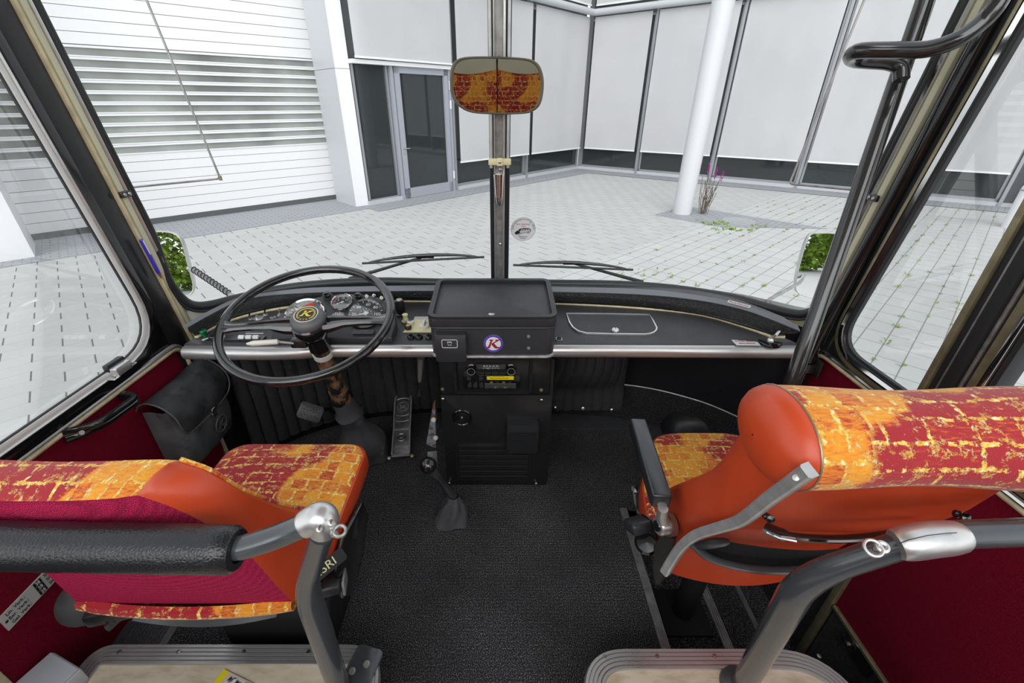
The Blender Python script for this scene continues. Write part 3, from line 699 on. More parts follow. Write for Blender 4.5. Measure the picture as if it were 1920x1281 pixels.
# cream corner panels under the windscreen corners
for sx, lst in ((-1, pathL), (1, pathR)):
    bm = NB(); rows = [[], []]
    for p in gpath(lst):
        if abs(p.x) > .84 and p.z < 1.06: rows[1].append(p+V((.004*sx, .006, 0))); rows[0].append(V((p.x+.004*sx, p.y+.006, .60)))
    grid(bm, rows); bmesh.ops.solidify(bm, geom=bm.faces[:], thickness=.003); struct('trim_corner_panel_'+('left' if sx < 0 else 'right'), bm, cream_white if sx < 0 else cream)
# outer nose skin below the windscreen
bm = NB(); rows = []
for z, o in ((.712, .012), (.69, .06), (.62, .15), (.3, .17), (-.25, .16)): rows.append([V((x, gY(min(abs(x), 1.0999), .735)+o, z)) for x in [-1.12+2.24*i/40 for i in range(41)]])
grid(bm, rows); bmesh.ops.solidify(bm, geom=bm.faces[:], thickness=.006); struct('wall_front_outer', bm, white_paint)
# centre post
cp = thing('centre_post', 'bright metal post dividing the windscreen, dark rubber each side', 'window post', (0, 1.60, .74))
def postbox(x0, x1, y, th, m, name, bev=.002, z0=.735, z1=1.95, par=cp):
    bm = NB(); a = V((x0, 0, 0)); r = []
    ya, yb = y-.14*(z0-.735), y-.14*(z1-.735)
    prism(bm, [V((x0, ya, z0)), V((x1, ya, z0)), V((x1, yb, z1)), V((x0, yb, z1))], (0, -th, 0), bev); return obj(name, bm, m, par)
postbox(-.034, -.020, 1.628, .022, rubber, 'rubber_strip', .004); postbox(.018, .034, 1.628, .022, rubber, 'rubber_strip', .004)
postbox(-.020, .018, 1.628, .030, alu_dark, 'centre_bar', .003)
postbox(.010, .0175, 1.60, .012, alu_bright, 'bright_edge', .002); postbox(-.019, -.015, 1.60, .008, alu_bright, 'bright_edge', .002)
for px, py in ((938, 318), (938, 458), (936, 108)):
    p = at(px, py, Y=1.598-.14*(at(px, py, Y=1.55).z-.735)); bm = NB(); lathe(bm, [(.006, 0), (.005, .003), (0, .004)], p, (0, -1, .1), 10); obj('screw', bm, screw_m, cp)
rl = thing('blind_guide_rods', 'thin bright vertical rods held by a brass clip on centre post', 'blind guide', (0, 1.53, 1.1))
zc_ = at(937, 300, Y=1.54).z
for x in (-.027, .026):
    bm = NB(); tube(bm, [V((x, 1.575-.14*(zc_-.02-.735)-.01, zc_-.02)), V((x, 1.575-.14*(1.95-.735)-.01, 1.95))], .0045, 8); obj('rod', bm, alu_bright, rl)
bm = NB(); c = V((0, 1.553-.14*(zc_-.735), zc_)); box(bm, c, (.072, .012, .020), bev=.003); box(bm, c-V((0, .007, 0)), (.02, .012, .024), bev=.003); obj('clip', bm, ivory, rl)
bm = NB(); lathe(bm, [(.005, 0), (.004, .003), (0, .004)], c-V((0, .013, 0)), (0, -1, 0), 10); obj('screw', bm, screw_m, rl)
# little chrome flower vase
pv = at(935, 326, Y=1.52); pb = at(936, 386, Y=1.535)
vz = thing('bud_vase', 'small tapering chrome bud vase fixed to the windscreen centre post', 'vase', pb)
ax = (pv-pb).normalized(); ln = (pv-pb).length; bm = NB()
rows = []; F_ = frame(ax, (0, -1, 0))
for f, rx in ((0, .004), (.06, .009), (.3, .0125), (.7, .0155), (1.0, .018), (1.0, .0155), (.7, .013), (.3, .009)):
    rows.append([pb+ax*ln*f+F_@V((rx*math.cos(a), rx*.8*math.sin(a), 0)) for a in [6.2832*k/20 for k in range(20)]])
grid(bm, rows, close_u=True); bm.faces.ensure_lookup_table(); obj('cup', bm, chrome, vz)
# --- front wall lining below the dashboard
FW = [(-1.094, 1.345), (-1.04, 1.42), (-.87, 1.58), (-.57, 1.70), (0, 1.74), (.57, 1.70), (.87, 1.58), (1.04, 1.42), (1.094, 1.345)]
def fw(x0, x1, off=0.0, n=60):
    P = bez([V((x, y, 0)) for x, y in FW], 12); out = []
    for i in range(n+1):
        x = x0+(x1-x0)*i/n
        for a, b in zip(P, P[1:]):
            if a.x <= x <= b.x:
                f = (x-a.x)/max(1e-6, b.x-a.x); p = a.lerp(b, f); d = (b-a).normalized(); out.append(p+V((d.y, -d.x, 0))*off); break
    return out
def curtain(name, x0, x1, z0, z1, off, m, pleat=0.0, per=.045, n=200, parent=None, wav=None):
    bm = NB(); rows = []; P = fw(x0, x1, 0, n); s = 0; prev = None; acc = []
    for p in P:
        if prev is not None: s += (p-prev).length
        prev = p; acc.append(s)
    for j in range(9):
        f = j/8; row = []
        for i, p in enumerate(P):
            a = P[max(0, i-1)]; b = P[min(len(P)-1, i+1)]; d = (b-a).normalized(); nn = V((d.y, -d.x, 0))
            k = pleat*abs(math.sin(math.pi*acc[i]/per))**.35 if pleat else 0
            o = off+k+(.02*math.sin(f*3.1) if pleat else 0)
            zb = z0+(wav(acc[i]) if wav else 0)
            row.append(p+nn*o+V((0, 0, zb+(z1-zb)*f)))
        rows.append(row)
    grid(bm, rows); bmesh.ops.solidify(bm, geom=bm.faces[:], thickness=-.004); return obj(name, bm, m, parent, ang=50)
o = curtain('wall_front_lining', -1.08, 1.08, .0, .655, 0.0, black_mat); o['kind'] = 'structure'
o = curtain('wall_front_vinyl', .30, 1.08, .19, .64, .012, vinyl); o['kind'] = 'structure'
o = curtain('wall_front_kick_mat', .02, 1.07, .004, .205, .02, hammered); o['kind'] = 'structure'
bm = NB(); P = fw(.02, .60, .02); prism(bm, [V((p.x, p.y, .001)) for p in P]+[V((.57, 1.60, .001)), V((.14, 1.60, .001)), V((.02, 1.62, .001))], (0, 0, .004)); struct('floor_rubber_edge', bm, hammered, smooth=False)
bm = NB(); P = [p+V((0, 0, .205)) for p in fw(.32, 1.06, .024)]; tube(bm, P, .0035, 6); struct('trim_kick_mat', bm, alu_dark)
for i in (4, 20, 36, 50): pass
lc = curtain('footwell_curtain', -1.06, -.09, .07, .63, .045, leather, .016, .052, 420); tag(lc, 'pleated black leather curtain lining the driver footwell', 'curtain')
vl = curtain('leather_valance', -.66, -.24, .46, .63, .20, leather, .014, .035, 240, wav=lambda s: .05*abs(math.sin(s*9.0)))
tag(vl, 'short black leather flaps hanging under the dashboard left of console', 'curtain')
rc = thing('leather_gaiter_curtain', 'pleated black leather cover with press studs right of the console', 'curtain', (.33, 1.6, .15))
bm = NB(); rows = []
for j in range(15):
    f = j/14; row = []; z = .62-.47*f
    for i in range(121):
        u = i/120; x = .185+(.36)*u; bulge = .10*math.sin(math.pi*min(1, f*1.25))*math.sin(math.pi*u)**.5 if f < .8 else .01
        k = .010*abs(math.sin(math.pi*x/.042))**.4
        row.append(V((x+.02*math.sin(f*5)*(1-u), 1.60-.03*f-bulge-k, z)))
    rows.append(row)
grid(bm, rows); bmesh.ops.solidify(bm, geom=bm.faces[:], thickness=-.004); obj('cover', bm, leather, rc, ang=50)
for px, py in ((1041, 765), (1093, 766), (1147, 769), (1153, 712)):
    bm = NB(); p = at(px, py, Y=1.545); lathe(bm, [(.009, 0), (.009, .003), (.005, .006), (0, .007)], p, (0, -1, .2), 14); obj('press_stud', bm, screw_m if px != 1093 else alu, rc)
for px, py in ((447, 670), (382, 668), (742, 667), (795, 667)):
    bm = NB(); p = at(px, py, Y=1.49 if px > 600 else 1.30); lathe(bm, [(.009, 0), (.009, .003), (0, .007)], p, (0, -1, .2), 14); o = obj('curtain_stud', bm, screw_m); tag(o, 'round metal press studs along the top of the footwell leather', 'press stud', 'press studs under the dashboard rail')
# rubber covered hump ahead of the guide seat
hc = at(1318, 800, Z=.03); bm = NB(); rows = []
for j in range(9):
    th = j/8*math.pi/2
    rows.append([hc+V((math.copysign(abs(math.cos(a))**.6, math.cos(a))*.185*math.cos(th)**.35, math.copysign(abs(math.sin(a))**.6, math.sin(a))*.10*math.cos(th)**.35+.02*math.sin(th), -.03+.12*math.sin(th))) for a in [6.2832*k/32 for k in range(32)]])
grid(bm, rows, close_u=True); bmesh.ops.remove_doubles(bm, verts=bm.verts, dist=.002); o = obj('rubber_hump', bm, rubber); tag(o, 'smooth black rubber hump on the floor ahead of the guide seat', 'floor cover')
# ================================================================== DASHBOARD
pip = [(352, 645), (400, 616), (444, 599), (500, 585), (553, 577), (640, 569), (730, 567), (830, 567), (1040, 571), (1202, 580), (1311, 592), (1392, 614), (1446, 633), (1489, 649)]
bb = [(345, 640), (400, 609), (444, 591), (500, 577), (553, 569), (640, 562), (730, 560), (830, 561), (1040, 565), (1202, 573), (1311, 587), (1392, 608), (1446, 625), (1495, 645)]
bt = [(352, 615), (400, 588), (444, 567), (492, 556), (575, 550), (640, 548), (706, 547), (830, 546), (1040, 548), (1202, 553), (1311, 564), (1392, 581), (1446, 600), (1500, 622)]
stp = [(341, 613), (378, 590), (440, 561), (487, 551), (553, 542), (600, 539), (641, 538), (815, 535), (1040, 538), (1202, 542), (1311, 554), (1392, 570), (1446, 589), (1496, 610)]
def crv(lst, z, n=60):
    P = bez([at(x, y, Z=z) for x, y in lst], 8); acc = [0]
    for a, b in zip(P, P[1:]): acc.append(acc[-1]+(b-a).length)
    out = []; j = 0
    for i in range(n+1):
        s = acc[-1]*i/n
        while j < len(acc)-2 and acc[j+1] < s: j += 1
        out.append(P[j].lerp(P[j+1], (s-acc[j])/max(1e-9, acc[j+1]-acc[j])))
    return out
DZ0, DZ1 = .662, .680
da = thing('dashboard', 'long black curved dashboard with a brushed metal front rail', 'dashboard', (0, 1.4, .62))
cP_ = crv(pip, DZ1); cF = [V((max(-1.03, min(.975, p.x)), 1.238, DZ0)) for p in cP_]
cF[0] = V((-1.03, 1.238, DZ0)); cF[-1] = V((.975, 1.238, DZ0))
cP_ = [V((p.x, max(p.y, 1.246), p.z)) for p in cP_]; n_ = len(cP_)-1
cF = [V((-1.03+2.005*i/n_, 1.238, DZ0)) for i in range(n_+1)]
bm = NB(); grid(bm, [[p+V((0, 0, -.035)) for p in cF], cF, [a.lerp(b, .5)+V((0, 0, .001)) for a, b in zip(cF, cP_)], cP_, [p+V((0, .01, 0)) for p in cP_], [p+V((0, .01, -.05)) for p in cP_]]); obj('top_panel', bm, vinyl, da)
b1 = [V((p.x, max(p.y, 1.250), p.z)) for p in crv(bb, .695)]; b2 = crv(bt, .733); b3 = crv(stp, .742)
bm = NB(); tube(bm, [p+V((0, .004, .003)) for p in cP_], .0058, 8); obj('cream_piping', bm, cream_trim, da)
bm = NB(); grid(bm, [[p+V((0, .004, .0)) for p in cP_], [p+V((0, -.004, 0)) for p in b1], [p+V((0, .006, .004)) for p in b1]]); obj('black_lip', bm, black, da)
bm = NB(); rows = [[a.lerp(b, f)+V((0, -.008*math.sin(math.pi*f), 0)) for a, b in zip(b1, b2)] for f in (0, .2, .4, .6, .8, 1)]; grid(bm, rows); obj('padded_band', bm, vinyl_coarse, da)
gb = [V((p.x*1.02, min(gY(p.x*1.02, .735)-.004, p.y+.10), .722)) for p in b3]
bm = NB(); grid(bm, [b2, [p+V((0, 0, .002)) for p in b2], b3, [p+V((0, .004, -.003)) for p in b3]]); obj('grey_strip', bm, M('grey_lacquer', (.12, .125, .14), .3, coat=.3), da)
bm = NB(); grid(bm, [[p+V((0, .004, -.003)) for p in b3], gb]); obj('ledge', bm, rubber, da)
# brushed rail
prof = []
for a in range(0, 181, 15): prof.append((-.012-.026*math.sin(math.radians(a))*1.0, .0225*math.cos(math.radians(a))))
prof = [(.012, .0225), (.0, .0225)]+[(-.004-.022*math.sin(math.radians(a)), .0225*math.cos(math.radians(a))) for a in range(10, 171, 16)]+[(.0, -.0225), (.012, -.0225)]
# ridge lines of the rail
rail = [V((-1.03, 1.236, .635)), V((-.80, 1.232, .633)), V((-.66, 1.234, .635)), V((-.58, 1.241, .638)), V((-.3, 1.243, .638)), V((.2, 1.243, .638)), V((.985, 1.238, .636))]
bm = NB(); sweep(bm, [V((p.x, p.y, p.z)) for p in bez(rail, 6)][::-1], [(x, y) for x, y in prof]); obj('metal_rail', bm, alu, da)
dn = V((0, -(DZ1-DZ0), .27)).normalized(); dF = frame(dn, (0, 1, 0)); dp = V((0, 1.238, DZ0+.001))
def dsh(px, py, k=0.0): return onplane(px, py, dp, dn)+dn*k
# --- glove box, lever, plates on the right
lid = [(1062, 590), (1140, 590.5), (1217, 592), (1224, 603), (1231, 617), (1230, 621), (1226, 625), (1218, 628), (1208, 629), (1150, 628.5), (1100, 627), (1084, 623), (1074, 616), (1068, 607)]
P = [dsh(x, y) for x, y in lid]; bm = NB(); prism(bm, P, dn*.0035); lo = obj('glove_box_lid', bm, vinyl, da)
bm = NB(); PP = P+[P[0]]; 
for k in range(len(P)): pass
rows = []; C_ = sum(P, V())/len(P)
def loopstrip(bm, P, w, h, nrm):
    n = len(P); rows = []
    for i in range(n):
        a, b = P[i-1], P[(i+1) % n]; d = (b-a).normalized(); s = nrm.cross(d)
        rows.append([P[i]+s*w, P[i]+s*w+nrm*h, P[i]-s*w+nrm*h, P[i]-s*w])
    grid(bm, rows, close_u=True, close_v=True)
loopstrip(bm, P, .0025, .006, dn); obj('lid_border', bm, alu_bright, lo)
def knob(px, py, prof, m, name, par, k=0.0, ax=None, n=18, base=None):
    p = (base or dsh)(px, py)+(ax or dn)*k; bm = NB(); lathe(bm, prof, p, ax or dn, n); return obj(name, bm, m, par)
lk = knob(1153, 623, [(.013, 0), (.013, .006), (.010, .009), (0, .010)], alu_bright, 'lock', lo, .004)
bm = NB(); box(bm, dsh(1153, 622, .0145), (.0015, .008, .001), rot=dF); obj('keyhole', bm, ink, lk)
bm = NB(); plate(bm, dsh(1048, 637), dF, .020, .018, .004, .003); sw = obj('switch_plate', bm, alu, da)
bm = NB(); ring(bm, dsh(1048, 637, .005), dF, .006, .0025); obj('switch_ring', bm, black, sw)
P = [dsh(x, y) for x, y in ((1371, 638), (1417, 639), (1426, 648.5), (1381, 648))]; bm = NB(); prism(bm, P, dn*.0015)
ip = obj('instruction_plate', bm, label_m, da); c = dsh(1399, 641); 
for k, s in enumerate(('Bei Arbeiten am Fahrzeug', 'Batterie abklemmen')): text(s, .008, dsh(1397+k*3, 640.5+k*4, .0018), dF, ink_r, ip, sx=.8)
p = dsh(1443, 642); bm = NB(); lathe(bm, [(.036, 0), (.036, .004), (.030, .006)], p, dn, 28); lv = obj('heater_dial', bm, black_gloss, da)
bm = NB(); lathe(bm, [(.011, 0), (.010, .006), (.007, .010), (0, .011)], p+dn*.006, dn, 14); hb = obj('dial_hub', bm, alu_bright, lv)
bm = NB(); tube(bm, [p+dn*.014, onplane(1455, 628, dp+dn*.035, dn), onplane(1467, 615, dp+dn*.055, dn)], [.003, .0045, .0035], 8); obj('dial_lever', bm, alu_bright, lv)
bm = NB(); a = at(1366, 563, Z=.744); b_ = at(1408, 574, Z=.744); d = (b_-a).normalized(); nn = V((0, -.5, .86)).normalized(); wv = nn.cross(d)*-1
prism(bm, [a, b_, b_+wv*.014, a+wv*.014], nn*.002); tp = obj('embossed_tape', bm, label_m, da)
Ft = Matrix((d, nn.cross(d), nn)).transposed(); text('Feuerl\u00f6scher', .0125, (a+b_)/2+wv*.007+nn*.0022, Ft, ink_r, tp, sx=1.0)
# --- instrument cluster
cn = V((0, -.095, .2)).normalized(); cp0 = V((0, 1.262, .690)); cFr = frame(cn, (0, 1, 0))
def cl(px, py, k=0.0): return onplane(px, py, cp0, cn)+cn*k
ic = thing('instrument_cluster', 'raised black binnacle with five round gauges behind the steering wheel', 'instrument panel', (-.57, 1.36, .68))
out = [(508, 634), (511, 615), (522, 592), (545, 574), (575, 562), (610, 554), (645, 551), (685, 552), (712, 558), (732, 571), (741, 588), (741, 606), (735, 634)]
P = [cl(*q) for q in out]; bm = NB(); prism(bm, P, V((0, .012, -.075)), .004); obj('housing', bm, vinyl, ic)
face_g = M('grey_green_dial', (.16, .18, .165), .35); bez_c = chrome
def gauge(px, py, rpx, face, name, bezel=chrome):
    c = cl(px, py, .003); t = (c-EYE).dot(V((0, cP, -sP))); R_ = rpx*t/FPX
    bm = NB(); lathe(bm, [(R_, 0), (R_, .007), (R_*.95, .010), (R_*.88, .006)], c, cn, 36, cap=False); g_ = obj(name, bm, bezel, ic)
    bm = NB(); lathe(bm, [(R_*.9, 0), (R_*.9, .003)], c, cn, 36); obj('dial_face', bm, face, g_)
    bm = NB(); lathe(bm, [(R_*.88, 0), (R_*.88, .001)], c+cn*.0075, cn, 36); obj('dial_glass', bm, gauge_glass, g_)
    return g_, c+cn*.0034, R_
def ticks(g_, c, R_, n, a0, a1, r0, r1, w, m=ink_w, name='scale'):
    bm = NB()
    for i in range(n):
        a = math.radians(a0+(a1-a0)*i/(n-1)); d = cFr@V((math.cos(a), math.sin(a), 0)); s = cFr@V((-math.sin(a), math.cos(a), 0))
        q = [c+d*R_*r0-s*w, c+d*R_*r1-s*w, c+d*R_*r1+s*w, c+d*R_*r0+s*w]; prism(bm, q, cn*.0006)
    return obj(name, bm, m, g_, smooth=False)
def needle(g_, c, R_, a, l, m=ink_w):
    a = math.radians(a); d = cFr@V((math.cos(a), math.sin(a), 0)); s = cFr@V((-math.sin(a), math.cos(a), 0)); bm = NB()
    prism(bm, [c-d*R_*.15-s*R_*.06, c+d*R_*l, c-d*R_*.15+s*R_*.06], cn*.0012); lathe(bm, [(R_*.12, 0), (R_*.1, .002)], c, cn, 12); obj('needle', bm, m, g_)
g_, c, R_ = gauge(572, 591, 37, face_g, 'combined_gauge')
ticks(g_, c, R_, 9, 130, 250, .62, .78, .0009)
for (dx, dy, w, h, m) in ((.12, .62, .42, .20, red_p), (-.02, .55, .12, .10, red_p), (-.30, .42, .13, .12, ink_y), (-.42, .30, .22, .12, ink_w), (-.62, -.05, .10, .14, red_p), (-.70, -.25, .10, .08, green_p), (-.55, -.15, .05, .25, ink_w)):
    bm = NB(); plate(bm, c+cFr@V((dx*R_, dy*R_, 0)), cFr, w*R_, h*R_, .0006, .002); obj('dial_mark', bm, m, g_, smooth=False)
g_, c, R_ = gauge(642.5, 569, 20.5, glassdk, 'pressure_gauge')
ticks(g_, c, R_, 25, 215, -35, .66, .84, .0004); ticks(g_, c, R_, 7, 215, -35, .60, .84, .0008, name='scale'); ticks(g_, c, R_, 8, 215, 140, .70, .86, .0011, red_p, 'red_arc'); needle(g_, c, R_, 205, .62)
for s, a in (('5', 150), ('10', 90), ('15', 35), ('0', 210)): text(s, .011, c+cFr@V((math.cos(math.radians(a))*R_*.45, math.sin(math.radians(a))*R_*.45, .0004)), cFr, ink_w, g_)
g_, c, R_ = gauge(635, 600, 14.5, glassdk, 'small_gauge')
ticks(g_, c, R_, 11, 180, 0, .60, .85, .0006); needle(g_, c, R_, 130, .7)
g_, c, R_ = gauge(686.5, 590, 36, glassdk, 'speedometer', black)
ticks(g_, c, R_, 13, 205, -25, .76, .90, .0009)
for s, a in (('20', 187), ('40', 137), ('60', 88), ('80', 42), ('100', -5)): text(s, .016, c+cFr@V((math.cos(math.radians(a))*R_*.60, math.sin(math.radians(a))*R_*.60, .0004)), cFr, ink_w, g_)
ticks(g_, c, R_, 7, 180, 0, .26, .32, .0008); needle(g_, c, R_, 196, .6); text('km/h', .008, c+cFr@V((0, R_*.15, .0004)), cFr, ink_w, g_)
def cknob(px, py, prof, m, name, k=.0): return knob(px, py, prof, m, name, ic, k, cn, 16, cl)
for px, py in ((615, 558), (673, 560)):
    b = cknob(px, py, [(.018, 0), (.018, .003), (.013, .004)], rubber, 'control_knob', .003); bm = NB(); lathe(bm, [(.012, 0), (.013, .012), (.010, .016), (0, .017)], cl(px, py, .006), cn, 12); obj('knob_cap', bm, black_gloss, b)
for px, py, m in ((688.5, 558, cream_white), (702, 557, chrome), (716, 561, cream_white)): cknob(px, py, [(.006, 0), (.006, .005), (.0035, .006), (.0035, .010), (0, .012)], m, 'warning_lamp', .003)
bm = NB(); plate(bm, cl(682, 625, .002), cFr, .07, .018, .006, .004); obj('lamp_strip', bm, black, ic)
# --- left dash controls
def dk(px, py, prof, m, name, par=None, k=0.0, n=18): return knob(px, py, prof, m, name, par or da, k, dn, n)
def toggle(px, py, lever_m=alu_bright, ln=.020, dx=.004):
    b = dk(px, py, [(.010, 0), (.010, .003), (.006, .004), (.006, .007)], alu, 'toggle_switch', None, .001, 6)
    p = dsh(px, py, .007); bm = NB(); tube(bm, [p, p+dn*ln*.6+V((dx*.5, 0, 0)), p+dn*ln+V((dx, .003, 0))], [.0018, .003, .0035], 8); obj('toggle_lever', bm, lever_m, b)
toggle(470, 600, black_gloss, .024); toggle(498, 592, black_gloss, .020); toggle(525, 592); toggle(420, 614, alu_bright, .02)
b = dk(483, 598, [(.020, 0), (.020, .003), (.014, .004)], alu, 'ignition_lock'); bm = NB(); box(bm, dsh(483, 598, .010), (.003, .012, .012), rot=dF); obj('key', bm, chrome, b)
b = dk(515, 606, [(.020, 0), (.018, .004)], black, 'dimmer_knob'); bm = NB(); lathe(bm, [(.012, 0), (.014, .015), (.011, .019), (0, .02)], dsh(515, 606, .004), dn, 12); obj('knob_cap', bm, black_gloss, b)
b = dk(386, 637, [(.013, 0), (.013, .005), (.009, .007)], cream_white, 'pull_knob_base'); bm = NB(); lathe(bm, [(.007, 0), (.007, .012), (.011, .020), (.0125, .026), (.010, .030), (0, .031)], dsh(386, 636, .006), dn, 16); obj('green_pull_knob', bm, green_p, b)
bm = NB(); plate(bm, dsh(440, 636, .0), dF, .20, .030, .006, .004); rk = obj('rocker_bank', bm, black, da)
for i, px in enumerate((403, 416, 455, 468.5, 482)):
    bm = NB(); m = white_pl if i > 0 else black_gloss; F2 = dF @ Matrix.Rotation(math.radians(90), 3, 'Y')
    c = dsh(px, 636, .006); tube(bm, [c-V((.009, 0, 0)), c+V((.009, 0, 0))], .009, 14); obj('rocker_switch', bm, m, rk)
bm = NB(); box(bm, dsh(478, 627, .002), (.06, .004, .004), rot=dF); obj('rocker_bar', bm, alu_bright, rk)
dk(515, 636, [(.010, 0), (.009, .008), (.005, .012), (0, .013)], black, 'small_knob', n=6)
# --- controls between cluster and console
b = dk(752, 590, [(.019, 0), (.019, .004), (.015, .006)], black, 'fluted_knob')
bm = NB(); p = dsh(752, 588, .006)
rows = []
for h, r in ((0, .0145), (.008, .016), (.04, .0150), (.048, .0145), (.050, .012)):
    rows.append([p+dn*h+dF@V((r*(1+.05*(k % 2))*math.cos(6.2832*k/40), r*(1+.05*(k % 2))*math.sin(6.2832*k/40), 0)) for k in range(40)])
R2 = grid(bm, rows, close_u=True); bm.faces.new(R2[-1]); kb = obj('knob_cap', bm, black, b, ang=20)
bm = NB(); lathe(bm, [(.011, 0), (.010, .002), (0, .002)], p+dn*.050, dn, 16); obj('knob_disc', bm, alu_dark, b)
b = dk(761, 604, [(.016, 0), (.016, .006), (.011, .008)], gold, 'brass_push_button', n=6); bm = NB(); lathe(bm, [(.010, 0), (.008, .012), (.010, .016), (.010, .021), (0, .023)], dsh(761, 603, .008), dn, 16); obj('button_cap', bm, ivory, b)
P = [dsh(x, y) for x, y in ((776, 601), (822, 601), (822, 624), (756, 624))]; bm = NB(); prism(bm, P, dn*.003); pt = obj('ivory_plate', bm, ivory, da)
P = [dsh(x, y) for x, y in ((778, 595), (822, 595), (822, 601), (775.5, 601))]; bm = NB(); prism(bm, P, dn*.003); obj('grey_nameplate', bm, alu, pt)
bm = NB(); lathe(bm, [(.018, 0), (.018, .008), (.015, .010)], dsh(796, 614, .003), dn, 24); box(bm, dsh(796, 613.5, .016), (.008, .034, .016), rot=dF, bev=.002); obj('cam_knob', bm, cream_white, pt)
bm = NB(); lathe(bm, [(.011, 0), (.012, .010), (.009, .012)], dsh(770, 609, .003), dn, 16); q = obj('button', bm, cream_white, pt); bm = NB(); lathe(bm, [(.007, 0), (0, .002)], dsh(770, 608, .0155), dn, 12); obj('button_lens', bm, M('teal_lens', (.02, .16, .20), .2), q)
bm = NB(); lathe(bm, [(.011, 0), (.012, .009), (.009, .012)], dsh(766, 618, .003), dn, 16); q = obj('button', bm, black, pt); bm = NB(); lathe(bm, [(.007, 0), (0, .002)], dsh(766, 617, .0155), dn, 12); obj('button_lens', bm, amber, q)
for px in (771, 786, 804): 
    b = dk(px, 633, [(.013, 0), (.013, .004), (.010, .008), (.0075, .009), (.0065, .004)], black_gloss, 'socket')
# ================================================================== CENTRE CONSOLE
co = thing('centre_console', 'tall black console with lidded box, two radios and vents', 'console', (-.014, 1.42, 0))
FY = 1.262; xa, xb = -.205, .178
def fr(px, py, k=0.0): p = at(px, py, Y=FY); return p+V((0, -k, 0))
FF = frame((0, -1, 0)); 
bm = NB(); box(bm, ((xa+xb)/2, (FY+1.60)/2+.004, .33), (xb-xa, 1.60-FY, .66), bev=.004); obj('body', bm, black, co)
bm = NB(); box(bm, (xb+.004, FY+.12, .30), (.012, .24, .58), bev=.003); obj('side_channel', bm, black, co)
def fplate(x0, y0, x1, y1, th, r, m, name, par, k=0.0, bev=.001):
    a = fr(x0, y0); b = fr(x1, y1); bm = NB(); plate(bm, (a+b)/2+V((0, -k, 0)), FF, abs(b.x-a.x), abs(b.z-a.z), th, r, bev); return obj(name, bm, m, par)
def fround(px, py, prof, m, name, par, k=0.0, n=20):
    bm = NB(); lathe(bm, prof, fr(px, py, k), (0, -1, 0), n); return obj(name, bm, m, par)
lp = fplate(826, 739.5, 1024, 907, .006, .004, black, 'lower_panel', co)
up_ = fplate(822, 660, 1028, 736, .005, .004, black, 'radio_panel', co)
# bezel round the radios
bm = NB(); a = fr(852, 668); b = fr(994, 732); c = (a+b)/2; out = rr2(b.x-a.x, a.z-b.z, .012)
loopstrip(bm, [c+V((x, -.005, y)) for x, y in out], .005, .012, V((0, -1, 0))); obj('radio_bezel', bm, black, co)
r1 = fplate(893, 677, 948, 687, .016, .002, steel_dk, 'upper_radio', co, .004)
bm = NB(); c = (fr(893, 677)+fr(948, 687))/2
plate(bm, c+V((0, -.0205, 0)), FF, .092, .016, .0006, .001); obj('dial_window', bm, glassdk, r1)
for i, s in enumerate(('88  92  96  100  104', '6  7  8  10  12  14  16')): text(s, .0062, c+V((0, -.0218, .0035-.008*i)), FF, ink_w, r1, sx=1.0)
for dx, dz in ((.018, .004), (-.009, -.006)): bm = NB(); box(bm, c+V((dx, -.022, dz)), (.002, .001, .006)); obj('dial_pointer', bm, amber, r1)
for i in range(4):
    for j in range(2):
        bm = NB(); box(bm, fr(903+i*12.5, 694.5+j*4.2, .014), (.019, .012, .006), bev=.001); obj('station_key', bm, steel_dk, r1)
for px in (884, 958): k_ = fround(px, 689, [(.017, 0), (.017, .004), (.014, .006), (.013, .022), (.011, .024), (0, .024)], black_gloss, 'tuning_knob', r1, .004); bm = NB(); ring(bm, fr(px, 689, .028), FF, .013, .0012, 20, 6); obj('knob_ring', bm, alu, k_)
r2 = fplate(869, 699, 974, 725, .012, .002, black_gloss, 'cassette_radio', co, .004)
yl_ = fplate(913, 700.5, 963, 707, .002, .002, yellow, 'yellow_tape_door', r2, .016)
text('STEREO AUTO REVERSE CASSETTE DECK', .0035, fr(936, 703.7, .0185), FF, ink, yl_, sx=1.0)
for px, py in ((880, 704), (902.5, 704), (881.5, 717.5), (892, 717.5), (903, 717.5)):
    q = fround(px, py, [(.0085, 0), (.0075, .008), (0, .009)], steel_dk, 'radio_knob', r2, .016, 12)
fplate(909, 714.5, 967, 715.5, .001, .0005, gold, 'gilt_line', r2, .0155, 0); fplate(909, 716.5, 967, 723.5, .0008, .001, glassdk, 'key_row', r2, .0155, 0)
for i in range(4): fplate(919+i*11.5, 711, 924+i*11.5, 713, .002, .0005, gold if i % 2 == 0 else steel_dk, 'radio_key', r2, .016, 0)
for i in range(5): fplate(918+i*9, 720.5, 922+i*9, 722.5, .002, .0005, gold if i in (1, 3) else steel_dk, 'radio_key', r2, .0165, 0)
for px, py in ((830, 728.5), (1014.5, 730)): fround(px, py, [(.007, 0), (.006, .003), (0, .004)], gold, 'screw', co, .004, 10)
for px, py in ((831, 746), (1015, 748), (843, 903), (1005, 904)): fround(px, py, [(.008, 0), (.0075, .006), (.005, .008), (0, .008)], screw_m, 'screw', co, .006, 12)
